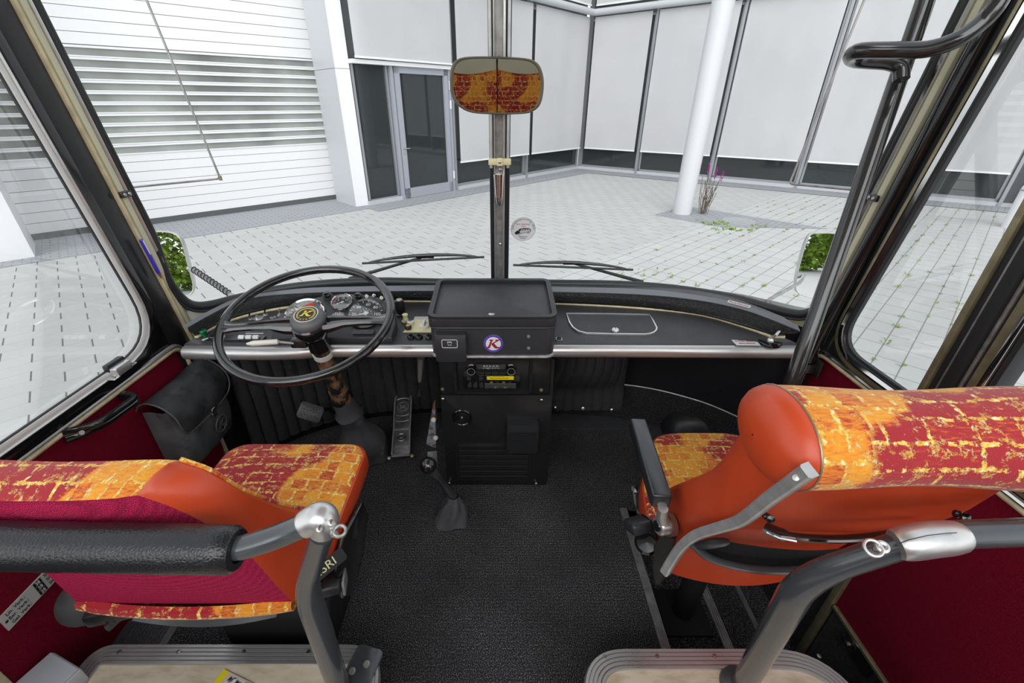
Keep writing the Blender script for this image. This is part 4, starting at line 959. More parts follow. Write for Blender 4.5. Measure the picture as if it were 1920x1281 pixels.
# round emblem / speaker, ribbed speaker box and vent
e_ = fround(866.5, 780, [(.036, 0), (.036, .006), (.033, .009), (.030, .006)], black_gloss, 'round_grille', co, .005, 32)
bm = NB()
for R_ in (.008, .015, .022): ring(bm, fr(866.5, 780, .012), FF, R_, .0018, 24, 6)
lathe(bm, [(.030, 0), (.030, .002)], fr(866.5, 780, .008), (0, -1, 0), 24); obj('grille_rings', bm, black, e_); fround(866.5, 780, [(.004, 0), (0, .003)], gold, 'centre_screw', e_, .011, 10)
sb = fplate(950.5, 783, 1006, 833, .040, .004, rubber, 'ribbed_box', co, .005, .002)
a = fr(952, 795); b = fr(1004, 832)
for i in range(17):
    bm = NB(); z = a.z+(b.z-a.z)*i/16; box(bm, ((a.x+b.x)/2, FY-.047, z), (b.x-a.x-.004, .004, .0028)); obj('rib', bm, rubber, sb, smooth=False)
v0 = fr(856, 834); v1 = fr(992, 894); c = (v0+v1)/2; bm = NB()
loopstrip(bm, [c+V((x, -.006, y)) for x, y in rr2(v1.x-v0.x, v0.z-v1.z, .004)], .004, .009, V((0, -1, 0))); vt = obj('vent_frame', bm, black, co)
bm = NB(); plate(bm, c+V((0, -.0062, 0)), FF, v1.x-v0.x, v0.z-v1.z, .0008, .003); obj('vent_opening', bm, black_mat, vt)
for i in range(6):
    z = v0.z+(v1.z-v0.z)*(i+.6)/6.3; bm = NB()
    box(bm, (c.x, FY-.013, z), (v1.x-v0.x-.02, .016, .003), rot=Matrix.Rotation(math.radians(-38), 3, 'X')); obj('vent_slat', bm, deep_black, vt, smooth=False)
# lidded box on top
def lidrect(x0, x1, y0, y1, r): return [V(((x0+x1)/2+x, (y0+y1)/2+y, 0)) for x, y in rr2(x1-x0, y1-y0, r, 7)]
BX0, BX1, BY0, BY1 = -.219, .176, 1.203, 1.50
bm = NB(); prism(bm, [p+V((0, 0, .633)) for p in lidrect(BX0, BX1, BY0, BY1, .03)], (0, 0, .107), .002); ub = obj('upper_box', bm, vinyl, co)
bm = NB(); tube(bm, [p+V((0, 0, .636)) for p in lidrect(BX0, BX1, BY0, BY1, .03)]+[lidrect(BX0, BX1, BY0, BY1, .03)[0]+V((0, 0, .636))], .006, 8); obj('lower_edge_trim', bm, alu_dark, ub)
bm = NB(); tube(bm, [p+V((0, 0, .740)) for p in lidrect(BX0-.001, BX1+.001, BY0-.001, BY1, .03)]+[lidrect(BX0-.001, BX1+.001, BY0-.001, BY1, .03)[0]+V((0, 0, .740))], .004, 8); obj('upper_edge_trim', bm, rubber, ub)
tl = math.radians(5); Rt = Matrix.Rotation(tl, 3, 'X'); ho = V(((BX0+BX1)/2, BY0, .745))
def tp_(p): return ho+Rt@(p-V((ho.x, ho.y, 0)))
LX0, LX1, LY0, LY1 = BX0-.004, BX1+.002, BY0-.004, BY0+.268
out = lidrect(LX0, LX1, LY0, LY1, .028); bm = NB(); prism(bm, [tp_(p) for p in out], Rt@V((0, 0, .026)), .002); ld = obj('lid', bm, vinyl, co)
bm = NB(); loop_ = [tp_(p+V((0, 0, .026))) for p in lidrect(LX0+.008, LX1-.008, LY0+.008, LY1-.008, .022)]; loopstrip(bm, loop_, .008, .010, (Rt@V((0, 0, 1)))); obj('lid_rim', bm, rubber, ld, ang=60)
p = tp_(V(((LX0+LX1)/2-.003, LY0+.018, .026))); bm = NB(); lathe(bm, [(.011, 0), (.011, .008), (.008, .010), (0, .011)], p, Rt@V((0, 0, 1)), 18); lk = obj('lid_lock', bm, alu_bright, ld)
BFY = BY0
def br(px, py, k=0.0): return at(px, py, Y=BFY)+V((0, -k, 0))
a = br(816, 621); b = br(876, 671); bm = NB(); plate(bm, (a+b)/2, FF, b.x-a.x, a.z-b.z, .026, .005, .002); ash = obj('waste_bin_flap', bm, vinyl, co)
a = br(830, 630); b = br(859, 644.5); c = (a+b)/2; bm = NB(); loopstrip(bm, [c+V((x, -.026, y)) for x, y in rr2(b.x-a.x, a.z-b.z, .004)], .0008, .001, V((0, -1, 0)))
s_ = .0065
for q in ([(-.9, .9), (-.7, -1), (.7, -1), (.9, .9)], [(-1.1, 1.4), (1.1, 1.4), (1.0, .95), (-1.0, .95)]):
    loopstrip(bm, [c+V((x*s_, -.026, y*s_*.75)) for x, y in q], .0006, .001, V((0, -1, 0)))
obj('bin_symbol', bm, ink_w, ash)
c = br(925, 644); R_ = 18.5*(c-EYE).dot(V((0, cP, -sP)))/FPX
bm = NB(); lathe(bm, [(R_, 0), (R_, .0015)], c, (0, -1, 0), 36); bd = obj('round_badge', bm, gold, co)
bm = NB(); lathe(bm, [(R_*.97, 0), (R_*.97, .001)], c+V((0, -.0012, 0)), (0, -1, 0), 36); obj('badge_ring', bm, purple, bd)
bm = NB(); lathe(bm, [(R_*.76, 0), (R_*.76, .001)], c+V((0, -.002, 0)), (0, -1, 0), 36); obj('badge_field', bm, white_paint, bd)
def kmark(c, F, s, m, par):     # slab-serif italic K with a swept foot
    bm = NB()
    def P_(L_): return [V(c)+F@V((x*s, y*s, 0)) for x, y in L_]
    for L_ in ([(-.34, .50), (.02, .50), (.0, .40), (-.07, .38), (-.30, -.38), (-.36, -.50), (-.74, -.50), (-.70, -.42), (-.55, -.36), (-.46, -.24), (-.24, .36), (-.38, .40)],
               [(-.18, .02), (.32, .34), (.24, .42), (.26, .50), (.76, .50), (.72, .42), (.56, .38), (.12, .08), (.0, -.02)],
               [(-.06, .02), (.10, .06), (.42, -.34), (.62, -.38), (.74, -.36), (.66, -.50), (.30, -.54), (.14, -.46), (-.16, -.06)]):
        prism(bm, P_(L_), F@V((0, 0, .0012)))
    return obj('logo_letter', bm, m, par, smooth=False)
kmark(c+V((-.001, -.0032, 0)), FF, R_*.98, ink_r, bd)
for i in range(28):
    a = math.radians(360/28*i+6)
    if abs(math.sin(a)) < .15: continue
    text('BUSFREUNDE  UNTERWEGS SETRA K'[i % 28] if i < 28 else '.', .0062, c+V((math.cos(a)*R_*.865, -.0026, math.sin(a)*R_*.865)), FF @ Matrix.Rotation(a-math.pi/2, 3, 'Z'), ink_w, bd, ext=.0002) if False else None
for px, py in ((991, 631), (991, 653)):
    bm = NB(); lathe(bm, [(.006, 0), (.005, .003), (0, .004)], br(px, py), (0, -1, 0), 10); obj('screw', bm, alu, co)
# out-of-frame roof panel added for shade, cut narrow so daylight enters at its edges
bm = NB(); box(bm, (0, .70, 1.975), (1.15, 1.8, .03)); struct('ceiling', bm, cream, smooth=False)
# ================================================================== STEERING
WT = math.radians(17); wn_ = V((0, -math.sin(WT), math.cos(WT))); WC = at(577, 597, t=1.30); WF = frame(wn_, (0, 1, 0)); WR = .245
sw = thing('steering_wheel', 'large thin-rimmed black steering wheel with two spokes and round emblem hub', 'steering wheel', WC)
bm = NB(); ring(bm, WC, WF, WR, .0135, 96, 14, .95); obj('rim', bm, black_gloss, sw)
def spoke(px, py):
    p = onplane(px, py, WC, wn_); d = (p-WC).normalized(); s = wn_.cross(d); bm = NB(); rows = []
    for f, w, h, dz in ((.035, .030, .020, -.030), (.07, .030, .018, -.022), (.11, .020, .012, -.012), (.16, .0155, .010, -.008), (.21, .0165, .0095, -.004), (.232, .024, .010, 0), (.246, .034, .008, 0)):
        c = WC+d*f+wn_*dz
        rows.append([c+s*w*a+wn_*h*b for a, b in ((-1, -.2), (-1, .5), (-.7, 1), (-.35, 1), (-.2, .6), (.2, .6), (.35, 1), (.7, 1), (1, .5), (1, -.2), (.5, -1), (-.5, -1))])
    R = grid(bm, rows, close_u=True); bm.faces.new(R[0][::-1]); bm.faces.new(R[-1]); return obj('spoke', bm, black_gloss, sw)
spoke(438, 613); spoke(722, 600)
bm = NB(); lathe(bm, [(.034, -.075), (.040, -.07), (.052, -.045), (.058, -.030), (.057, -.016), (.052, -.012)], WC, wn_, 36); hb = obj('hub', bm, black_gloss, sw)
bm = NB(); lathe(bm, [(.050, -.014), (.052, -.006), (.050, .004), (.043, .012), (.036, .0155), (.034, .016)], WC, wn_, 40); cap_ = obj('horn_cap', bm, M('worn_grey_cap', (.10, .10, .105), .38, rvar=.1), sw)
top = WC+wn_*.016
bm = NB(); ring(bm, top, WF, .034, .0022, 40, 8); em = obj('emblem_ring', bm, alu_bright, cap_)
bm = NB(); lathe(bm, [(.033, 0), (.033, .001)], top, wn_, 36); obj('emblem_field', bm, ink, cap_)
bm = NB()
for R_ in (.0262, .0232):
    for i in range(36):
        a0 = math.radians(-40+260*i/36); a1 = math.radians(-40+260*(i+1)/36)
        q = [top+WF@V((math.cos(a)*r, math.sin(a)*r, .001)) for a, r in ((a0, R_), (a1, R_), (a1, R_+.0014), (a0, R_+.0014))]; prism(bm, q, wn_*.0004)
obj('emblem_rings', bm, ink_y, cap_, smooth=False)
kmark(top+WF@V((0, .002, .0012)), WF, .023, ink_y, cap_)
for i, ch in enumerate('SETRA'):
    a = math.radians(-90+(i-2)*21); text(ch, .0085, top+WF@V((math.cos(a)*.0245, math.sin(a)*.0245, .0012)), WF @ Matrix.Rotation(a+math.pi/2, 3, 'Z'), ink_y, cap_, sx=1.1)
sc_ = thing('steering_column', 'worn black steering column with rusty patches and leather boot at its foot', 'steering column', V((WC.x, 1.43, .0)))
def wc(s): return WC-wn_*s
bm = NB(); lathe(bm, [(.034, 0), (.034, .05), (.030, .055)], wc(.125), wn_, 24); obj('collar', bm, black_gloss, sc_)
bm = NB(); tube(bm, [wc(.12), wc(.34)], [.028, .030], 20)
rm, t_, b_ = nodes('chipped_column_paint'); v_ = objvec(t_); L(t_, ramp(t_, noise(t_, 26, 6, v_, .6), [(.46, (.012, .012, .012)), (.52, (.14, .075, .035)), (.64, (.22, .14, .08))]), b_.inputs['Base Color']); b_.inputs['Roughness'].default_value = .45
obj('shaft', bm, rm, sc_)
bm = NB(); lathe(bm, [(.0315, 0), (.0315, .018)], wc(.165), wn_, 24); cl_ = obj('sticker_band', bm, label_m, sc_)
bm = NB(); tube(bm, [wc(.34), wc(.56)], [.034, .036], 20); obj('lower_tube', bm, rm, sc_)
# indicator stalk
bm = NB(); box(bm, wc(.095)+V((-.05, -.01, 0)), (.05, .035, .03), bev=.006); obj('stalk_switch', bm, black, sc_)
sk = [wc(.095)+V((-.06, -.02, .0)), at(520, 641, t=1.30), at(462, 645, t=1.27)]; bm = NB(); tube(bm, [sk[0], sk[1]], .0035, 8); st_ = obj('indicator_stalk', bm, cream_white, sc_)
bm = NB(); tube(bm, [sk[1]+(sk[0]-sk[1])*.1, sk[1], sk[1].lerp(sk[2], .8), sk[2]], [.004, .0085, .0085, .003], 12); obj('stalk_grip', bm, cream_white, st_)
bm = NB(); rows = []; axx = -wn_; b0 = wc(.40); F_ = frame(wn_, (0, 1, 0))
for j in range(19):
    f = j/18; r = .036+.070*f**1.5; row = []
    o = b0.lerp(V((WC.x-.005, 1.435, .012)), f)
    for k in range(48):
        a = 6.2832*k/48; rr = r*(1+.10*math.sin(3*a+2*f)*f+.05*math.sin(7*a+5*f)*f)+ (.012*math.sin(f*11) if f > .2 else 0)
        row.append(o+V((math.cos(a)*rr, math.sin(a)*rr*1.15, math.sin(a)*rr*.25*(1-f))))
    rows.append(row)
R = grid(bm, rows, close_u=True); obj('leather_boot', bm, leather, sc_)
# ================================================================== PEDALS, LEVERS
ac = thing('accelerator_pedal', 'long worn cast metal accelerator pedal with round emblem, hinged at floor', 'pedal', at(752, 860, Z=.02))
pT = at(758, 727, Z=.165); pB = at(752, 858, Z=.035); ax = (pT-pB); ln = ax.length; ay = ax.normalized(); an = V((1, 0, 0)).cross(ay).normalized(); AF = Matrix((ay.cross(an), ay, an)).transposed()
def ap(x, y, k=0.0): return pB+AF@V((x, y*ln, k))
prof = [(-.034, 0), (-.040, .02), (-.038, .35), (-.040, .60), (-.040, .80), (-.030, .92), (-.012, .985), (0, 1.0), (.012, .985), (.030, .92), (.040, .80), (.040, .60), (.038, .35), (.040, .02), (.034, 0)]
cast = M('cast_worn_metal', (.26, .25, .25), .38, metal=.9, var=.35, vscale=25, bscale=50, bstr=.1)
P = [ap(x, y) for x, y in prof]; bm = NB(); prism(bm, P, an*.010, .001); obj('pedal_plate', bm, cast, ac)
bm = NB(); loopstrip(bm, [ap(x*.93, .012+y*.975, .010) for x, y in prof], .003, .005, an); pr_ = obj('raised_rim', bm, alu_dark, ac)
bm = NB(); box(bm, ap(0, .36, .012), (.074, .005, .006), rot=AF); obj('cross_bar', bm, alu_dark, ac)
for y in (.07, .13): bm = NB(); box(bm, ap(0, y, .011), (.052, .004, .005), rot=AF); obj('grip_ridge', bm, alu_dark, ac)
for y, cu in ((.93, -.3), (.875, -1), (.815, -1.5), (.55, 1.5), (.47, 1.2)):
    bm = NB(); w = .020 if y > .9 else .028; tube(bm, [ap(w*u, y+cu*.012*u*u, .011) for u in (-1, -.5, 0, .5, 1)], .002, 6); obj('grip_ridge', bm, alu_dark, ac)
bm = NB(); ring(bm, ap(0, .685, .011), AF, .026, .002, 30, 6); ring(bm, ap(0, .685, .011), AF, .020, .0012, 30, 6); obj('emblem_ring', bm, alu_dark, ac)
bm = NB()
for x in (-.011, .011): box(bm, ap(x, .685, .012), (.003, .022, .003), rot=AF)
for q in (-.005, .005): box(bm, ap(0, .685+q/ln, .012), (.022, .002, .003), rot=AF)
obj('emblem_mark', bm, alu_dark, ac, smooth=False)
bm = NB(); ring(bm, ap(0, .25, .010), AF, .017, .004, 24, 8); lathe(bm, [(.013, 0), (.010, .006), (0, .008)], ap(0, .25, .008), an, 20); obj('hinge_boss', bm, cast, ac)
for x in (-.050, .046): bm = NB(); lathe(bm, [(.009, 0), (.008, .006), (0, .008)], ap(x, .01, -.004), an, 12); obj('hinge_bolt', bm, gold if x > 0 else alu, ac)
cp_ = thing('clutch_pedal', 'small square ribbed rubber pedal left of the steering column', 'pedal', at(583, 790, Z=.02))
c = at(583, 773, t=1.70); cF_ = frame((.25, -.75, .6), (0, 1, 0)); bm = NB(); plate(bm, c, cF_, .088, .062, .014, .008, .002); pad = obj('pad', bm, rubber, cp_)
bm = NB()
for i in range(9):
    for j in range(6): box(bm, c+cF_@V((-.034+.0085*i, -.022+.0088*j, .0145)), (.0055, .0055, .002), rot=cF_@Matrix.Rotation(.785, 3, 'Z'))
obj('pad_tread', bm, hammered, pad, smooth=False)
bm = NB(); tube(bm, [c+V((0, .01, -.005)), c+V((.02, .10, -.06)), c+V((.03, .16, -.14))], .009, 8); obj('pedal_arm', bm, black, cp_)
br_ = thing('brake_bracket', 'rusty blue-grey metal strip with white buttons beside the console', 'bracket', at(808, 835, Z=.02))
q = [at(x, y, Y=1.30 if y > 800 else 1.36) for x, y in ((816, 750), (812, 757), (799, 833), (817, 840), (822, 800))]
rustb = nodes('rusty_blue_paint'); v_ = objvec(rustb[1]); L(rustb[1], ramp(rustb[1], noise(rustb[1], 32, 5, v_), [(.48, (.20, .24, .27)), (.54, (.12, .05, .02)), (.7, (.20, .10, .05))]), rustb[2].inputs['Base Color'])
bm = NB(); prism(bm, q, (0, .006, 0)); obj('strip', bm, rustb[0], br_, smooth=False)
for px, py in ((813, 787), (817, 821)): bm = NB(); lathe(bm, [(.010, 0), (.008, .006), (0, .007)], at(px, py, Y=1.30), (0, -1, .2), 14); obj('white_button', bm, cream_white, br_)
pk = thing('pull_handle', 'small grey pull handle with black cone hanging beneath dashboard', 'pull handle', at(787, 740, t=1.75))
a = at(789, 672, t=1.66); b = at(787, 717, t=1.72); c = at(787, 741, t=1.75)
bm = NB(); tube(bm, [a, a.lerp(b, .9), b], [.013, .009, .004], 10); obj('grip', bm, M('aged_grey_plastic', (.20, .17, .155), .5), pk); bm = NB(); tube(bm, [b, b.lerp(c, .6), c], [.0035, .004, .011], 10); obj('cone', bm, rubber, pk)
gv = thing('gear_lever', 'black ball-topped gear lever with grey shaft and wrinkled leather gaiter', 'gear lever', V((-.173, 1.10, 0)))
K = at(803, 873, Z=.40); Bp = V((-.165, 1.10, .115)); bm = NB(); lathe(bm, [(.026*math.sin(math.pi*i/14), -.026*math.cos(math.pi*i/14)) for i in range(15)], K, (0, 0, 1), 24, cap=False); obj('ball_knob', bm, black_gloss, gv)
bm = NB(); tube(bm, [K+(Bp-K)*.06, K.lerp(Bp, .3), K.lerp(Bp, .32), Bp], [.017, .017, .0135, .0135], 16); obj('shaft', bm, grey_tube, gv)
bm = NB(); d = (Bp-K).normalized(); box(bm, K+V((.008, .030, -.004)), (.030, .006, .050), rot=frame(V((.1, 1, .5)), (0, 0, 1))@Matrix.Rotation(.2, 3, 'Y'), bev=.002); obj('latch_plate', bm, grey_tube, gv)
bm = NB(); rows = []
for j in range(13):
    f = j/12; o = Bp.lerp(V((-.178, 1.105, .004)), f); row = []
    for k in range(44):
        a = 6.2832*k/44; sq = 1/max(abs(math.cos(a)), abs(math.sin(a)))**.6
        r = (.017+.045*f)*(sq if f > .5 else 1+(sq-1)*f*2)*(1+.16*math.sin(5*a+f*4)*math.sin(f*3.0))
        row.append(o+V((math.cos(a)*r, math.sin(a)*r*1.0, .006*math.sin(4*a)*f)))
    rows.append(row)
grid(bm, rows, close_u=True); obj('gaiter', bm, leather, gv)
# ================================================================== SEATS
def planar(bm, rows, uvf):
    R = grid(bm, rows); uvl = bm.loops.layers.uv.active
    for f in bm.faces:
        for l in f.loops: l[uvl].uv = uvf(l.vert.co)
    return R
def cushion(par, outline, z0, z1, crown, m_top, m_side, k=14, uvr=0.0, uvo=(0, 0)):
    P = [V((x, y, 0)) for x, y in outline]; c = sum(P, V())/len(P)
    bm = NB(); rows = []
    for s, dz in ((.972, -.006), (.965, -.001), (.94, .003), (.88, .004), (.7, .4), (.45, .75), (.2, .95), (.02, 1.0)):
        z = z1+dz if abs(dz) < .03 else z1+.004+crown*dz
        rows.append([c+(p-c)*s+V((0, 0, z)) for p in P])
    R = grid(bm, rows, close_u=True); bm.faces.new(R[-1])
    uvl = bm.loops.layers.uv.active; ca, sa = math.cos(uvr), math.sin(uvr)
    for f in bm.faces:
        for l in f.loops: x, y = l.vert.co.x, l.vert.co.y; l[uvl].uv = (x*ca-y*sa+uvo[0], x*sa+y*ca+uvo[1]+(z1-l.vert.co.z)*.5)
    obj('cushion_cover', bm, m_top, par)
    bm = NB(); rows = [[c+(p-c)*s+V((0, 0, z)) for p in P] for s, z in ((.93, z0), (.985, z0+.01), (1.008, (z0+z1)/2-.01), (1.008, z1-.028), (1.004, z1-.014), (.990, z1-.004), (.968, z1-.001))]
    R = grid(bm, rows, close_u=True); bm.faces.new(R[0][::-1]); obj('cushion_side', bm, m_side, par)
def smoothpoly(pts, k=6):
    P = [V((x, y, 0)) for x, y in pts]; n = len(P); out = []
    for i in range(n):
        a, b, c, d = P[i-1], P[i], P[(i+1) % n], P[(i+2) % n]
        for j in range(k):
            t = j/k; q = .5*((2*b)+(c-a)*t+(2*a-5*b+4*c-d)*t*t+(3*b-3*c+d-a)*t**3); out.append((q.x, q.y))
    return out
ds = thing('driver_seat', 'driver seat in orange vinyl and brick-pattern cloth with crimson back, facing the wheel', 'seat', (-.6, .75, 0))
XC = -.635
cushion(ds, [(x-.583, y+.79) for x, y in rr2(.405, .37, .055, 7)], .40, .478, .014, fabric, orange_v, uvo=(.03, .01))
lev = [(.47, -.418, .515, (-.418, .70, .47)), (.55, -.428, .503, (-.430, .67, .55)), (.66, -.440, .487, (-.436, .595, .66)), (.763, -.464, .465, (-.440, .525, .775)), (.825, -.490, .448, (-.462, .508, .835)), (.858, -.520, .440, (-.500, .505, .862))]
def mx(p, xc): return V((2*(xc-.030*max(0, p.z-.6)/.26)-p.x, p.y, p.z))
def seatback(par, lev, xc, m_rear, m_side, m_front, topc, bulge=.018, frontY=None, nr=12):
    RB = [V((x, y, z)) for z, x, y, w in lev]; WB = [V(w) for z, x, y, w in lev]
    rb = bez(RB, 4); wb = bez(WB, 4); n = len(rb)
    bm = NB(); rows = []
    for i in range(n):
        a, b = mx(rb[i], xc), rb[i]; f = i/(n-1)
        rows.append([a.lerp(b, u/nr)+V((0, -bulge*math.sin(math.pi*u/nr)**.7*(math.sin(math.pi*min(1, f*.9+.05))), 0)) for u in range(nr+1)])
    grid(bm, rows); obj('back_panel', bm, m_rear, par)
    for s in (0, 1):
        bm = NB(); rows = []
        for i in range(n):
            a, b = rb[i], wb[i]; f = i/(n-1); o = V((.030*(1-.5*f), 0, .004))
            row = [a, a.lerp(b, .12)+o*.62, a.lerp(b, .35)+o, a.lerp(b, .6)+o*1.0, a.lerp(b, .85)+o*.75, a.lerp(b, .96)+o*.3, b]
            rows.append([mx(p, xc) if s else p for p in row])
        # closing cap over the top of the wing
        last = rows[-1]; cc_ = sum(last, V())/len(last); rows.append([p.lerp(cc_, .6)+V((0, 0, .012)) for p in last]); rows.append([cc_+V((0, 0, .014)) for p in last])
        grid(bm, rows); bmesh.ops.remove_doubles(bm, verts=bm.verts, dist=1e-5); obj('side_bolster', bm, m_side, par)
    bm = NB(); rows = []; ra, rbk = mx(rb[-1], xc), rb[-1]
    def row(a, b, yo, zo, conc): return [a.lerp(b, u/nr)+V((0, yo*math.sin(math.pi*u/nr)**.5+conc*math.sin(math.pi*u/nr)**1.5, zo*math.sin(math.pi*u/nr)**.35)) for u in range(nr+1)]
    rows.append(row(ra, rbk, -bulge*.5, 0, 0))
    w = wb[-1]; m1 = rbk.lerp(w, .25); m2 = rbk.lerp(w, .6)
    rows.append(row(mx(m1, xc), m1, -.004, topc, 0)); rows.append(row(mx(m2, xc), m2, 0, topc*1.15, 0)); 
    for i in range(n-1, -1, -1): rows.append(row(mx(wb[i], xc), wb[i], 0, topc*.5*max(0, (i/(n-1)-.8)*5), -(1-i/(n-1))*.07-.008))
    grid(bm, rows)
    uvl = bm.loops.layers.uv.active
    obj('front_cover', bm, m_front, par)
seatback(ds, lev, XC, crimson_seat, orange_v, fabric, .010, .022)
bm = NB(); a = V((lev[0][1], lev[0][2], .462)); P = [mx(a, XC).lerp(a, u/12)+V((0, -.016*math.sin(math.pi*u/12)**.7, -.004*math.sin(math.pi*u/12))) for u in range(13)]
rows = [[p+V((0, .006, .012)) for p in P], [p+V((0, -.006, .008)) for p in P], [p+V((0, -.009, -.004)) for p in P], [p+V((0, -.004, -.016)) for p in P], [p+V((0, .03, -.024)) for p in P]]; grid(bm, rows); obj('lower_back_roll', bm, fabric, ds)
bm = NB(); rows = [[p+V((0, .01, -.020)) for p in P[3:12]], [p+V((0, -.004, -.026-.016*math.sin(math.pi*i/8))) for i, p in enumerate(P[3:12])], [p+V((0, .06, -.05)) for p in P[3:12]]]; grid(bm, rows); obj('under_shell', bm, M('grey_moulded_plastic', (.035, .035, .038), .4), ds)
# piping between bolster and cover
bm = NB(); P = bez([V(w) for *_, w in lev], 4); tube(bm, [p+V((.002, 0, .002)) for p in P], .0045, 8); obj('edge_piping', bm, fabric, ds)
# suspension base
bm = NB(); box(bm, (-.60, .77, .20), (.28, .26, .40), bev=.02); box(bm, (-.60, .77, .385), (.34, .32, .03), bev=.006); obj('pedestal', bm, black_mat, ds)
# right side hardware: cover with gilt letters, lever, belt buckle
bm = NB(); q = [V((-.372, y, z)) for y, z in ((.60, .34), (.60, .44), (.66, .465), (.80, .43), (.82, .36), (.74, .30), (.64, .29))]; prism(bm, q, (.012, 0, 0), .003); hv = obj('side_cover', bm, black_gloss, ds)
SF = Matrix((V((0, 1, 0)), V((0, 0, 1)), V((1, 0, 0)))).transposed()
bm = NB(); tube(bm, [at(641, 1040, t=.98), at(632, 1060, t=.99), at(627, 1090, t=1.0)], [.004, .010, .006], 10, flat=.5); obj('recline_lever', bm, grey_tube, ds)
c = at(622, 1095, t=.98); bm = NB(); box(bm, c, (.045, .055, .028), rot=Matrix.Rotation(.25, 3, 'Z')@Matrix.Rotation(-.3, 3, 'X'), bev=.009, seg=3); bk = obj('belt_buckle', bm, rubber, ds)
bm = NB(); box(bm, c+V((.026, .008, -.004)), (.006, .05, .034), rot=Matrix.Rotation(.25, 3, 'Z')@Matrix.Rotation(-.3, 3, 'X'), bev=.002); obj('buckle_plate', bm, alu_dark, bk)
bm = NB(); tube(bm, [c+V((-.004, 0, -.01)), c+V((-.02, -.03, -.09)), c+V((-.04, 0, -.16))], .012, 8, flat=.35); obj('belt_stalk', bm, rubber, ds)
tp_c = at(613, 1062, t=.90); text('ISRI', .024, tp_c, frame((.5, -.35, .8), (.5, .75, .2))@Matrix.Rotation(math.radians(78), 3, 'Z'), ivory, ds, name='gilt_lettering', sx=1.1)
bm = NB(); FF_ = frame((.5, -.35, .8), (.5, .75, .2))@Matrix.Rotation(math.radians(78), 3, 'Z'); plate(bm, tp_c-FF_@V((0, 0, .006)), FF_, .085, .028, .005, .006, .001); obj('name_plate', bm, black_mat, ds)
# left side hinge housing
c = at(158, 1128, t=.93)
bm = NB(); lathe(bm, [(.045, -.012), (.048, 0), (.045, .012), (.030, .018), (.012, .019)], c, (.3, -.6, .7), 24); hh = obj('hinge_housing', bm, M('scuffed_housing', (.020, .019, .018), .6, var=.5, vscale=30), ds)
bm = NB(); box(bm, c+V((.012, .0, .016)), (.03, .02, .012), rot=Matrix.Rotation(.6, 3, 'Z'), bev=.004); obj('adjuster_button', bm, alu_dark, hh)
bm = NB(); box(bm, at(212, 1140, t=.93), (.085, .05, .035), rot=Matrix.Rotation(.25, 3, 'Z'), bev=.006); obj('hinge_arm', bm, black, ds)
bm = NB(); box(bm, at(232, 1150, t=.94), (.012, .07, .014), rot=Matrix.Rotation(-.35, 3, 'Z'), bev=.002); obj('slide_rail', bm, steel_dk, ds)
# ------- guide seat
gs = thing('guide_seat', 'reclined tour guide seat in orange vinyl with brick-pattern roll and one black armrest', 'seat', (.62, .85, -.2))
out = smoothpoly([(.425, .74), (.418, .90), (.462, 1.02), (.515, 1.13), (.575, 1.172), (.70, 1.18), (.82, 1.172), (.868, 1.12), (.86, .95), (.82, .72), (.62, .70)], 5)
cushion(gs, out, .255, .345, .012, fabric, orange_v, uvo=(.31, .06), uvr=.05)
XL = .425
glev = [(.300, .694, .700), (.409, .670, .785), (.48, .645, .775), (.567, .600, .715), (.689, .530, .628), (.80, .484, .588), (.908, .440, .565)]
def gx(z): return .80-.02*max(0, (z-.45)/.45)-.05*max(0, (z-.75)/.2)
RBl = bez([V((XL, y, z)) for z, y, w in glev], 5); WBl = bez([V((XL, w, z+.012+.04*(z-.3)/.6)) for z, y, w in glev], 5); n = len(RBl); nr = 16
def dpt(u): return math.sin(math.pi*u)
bm = NB(); rows = []
for i, p in enumerate(RBl):
    f = i/(n-1); xr = gx(p.z); row = []
    for k in range(nr+1):
        u = k/nr; b = -.030*dpt(u)**.7*(1-.55*f)
        dip = .018*math.exp(-((p.z-.63)/.03)**2)*dpt(u)**.5
        row.append(V((XL+(xr-XL)*u, p.y+b+dip, p.z-(.016*dpt(u) if i == 0 else 0))))
    rows.append(row)
grid(bm, rows); obj('back_panel', bm, orange_v, gs)
for s in (0, 1):
    bm = NB(); rows = []
    for i in range(n):
        a, b = RBl[i], WBl[i]; f = i/(n-1); o = V((-.024, 0, 0))
        row = [a, a.lerp(b, .1)+o*.6, a.lerp(b, .3)+o, a.lerp(b, .6)+o, a.lerp(b, .85)+o*.8, a.lerp(b, .97)+o*.3, b]
        if s: row = [V((gx(a.z)+(XL-p.x), p.y, p.z)) for p in row]
        rows.append(row)
    grid(bm, rows); obj('side_bolster', bm, orange_v, gs)
bm = NB(); rows = []
for i in range(n-1, -1, -1):
    b = WBl[i]; xr = gx(RBl[i].z); rows.append([V((XL+(xr-XL)*k/nr, b.y-.030*dpt(k/nr)-.004, b.z)) for k in range(nr+1)])
grid(bm, rows); obj('front_cover', bm, fabric, gs)
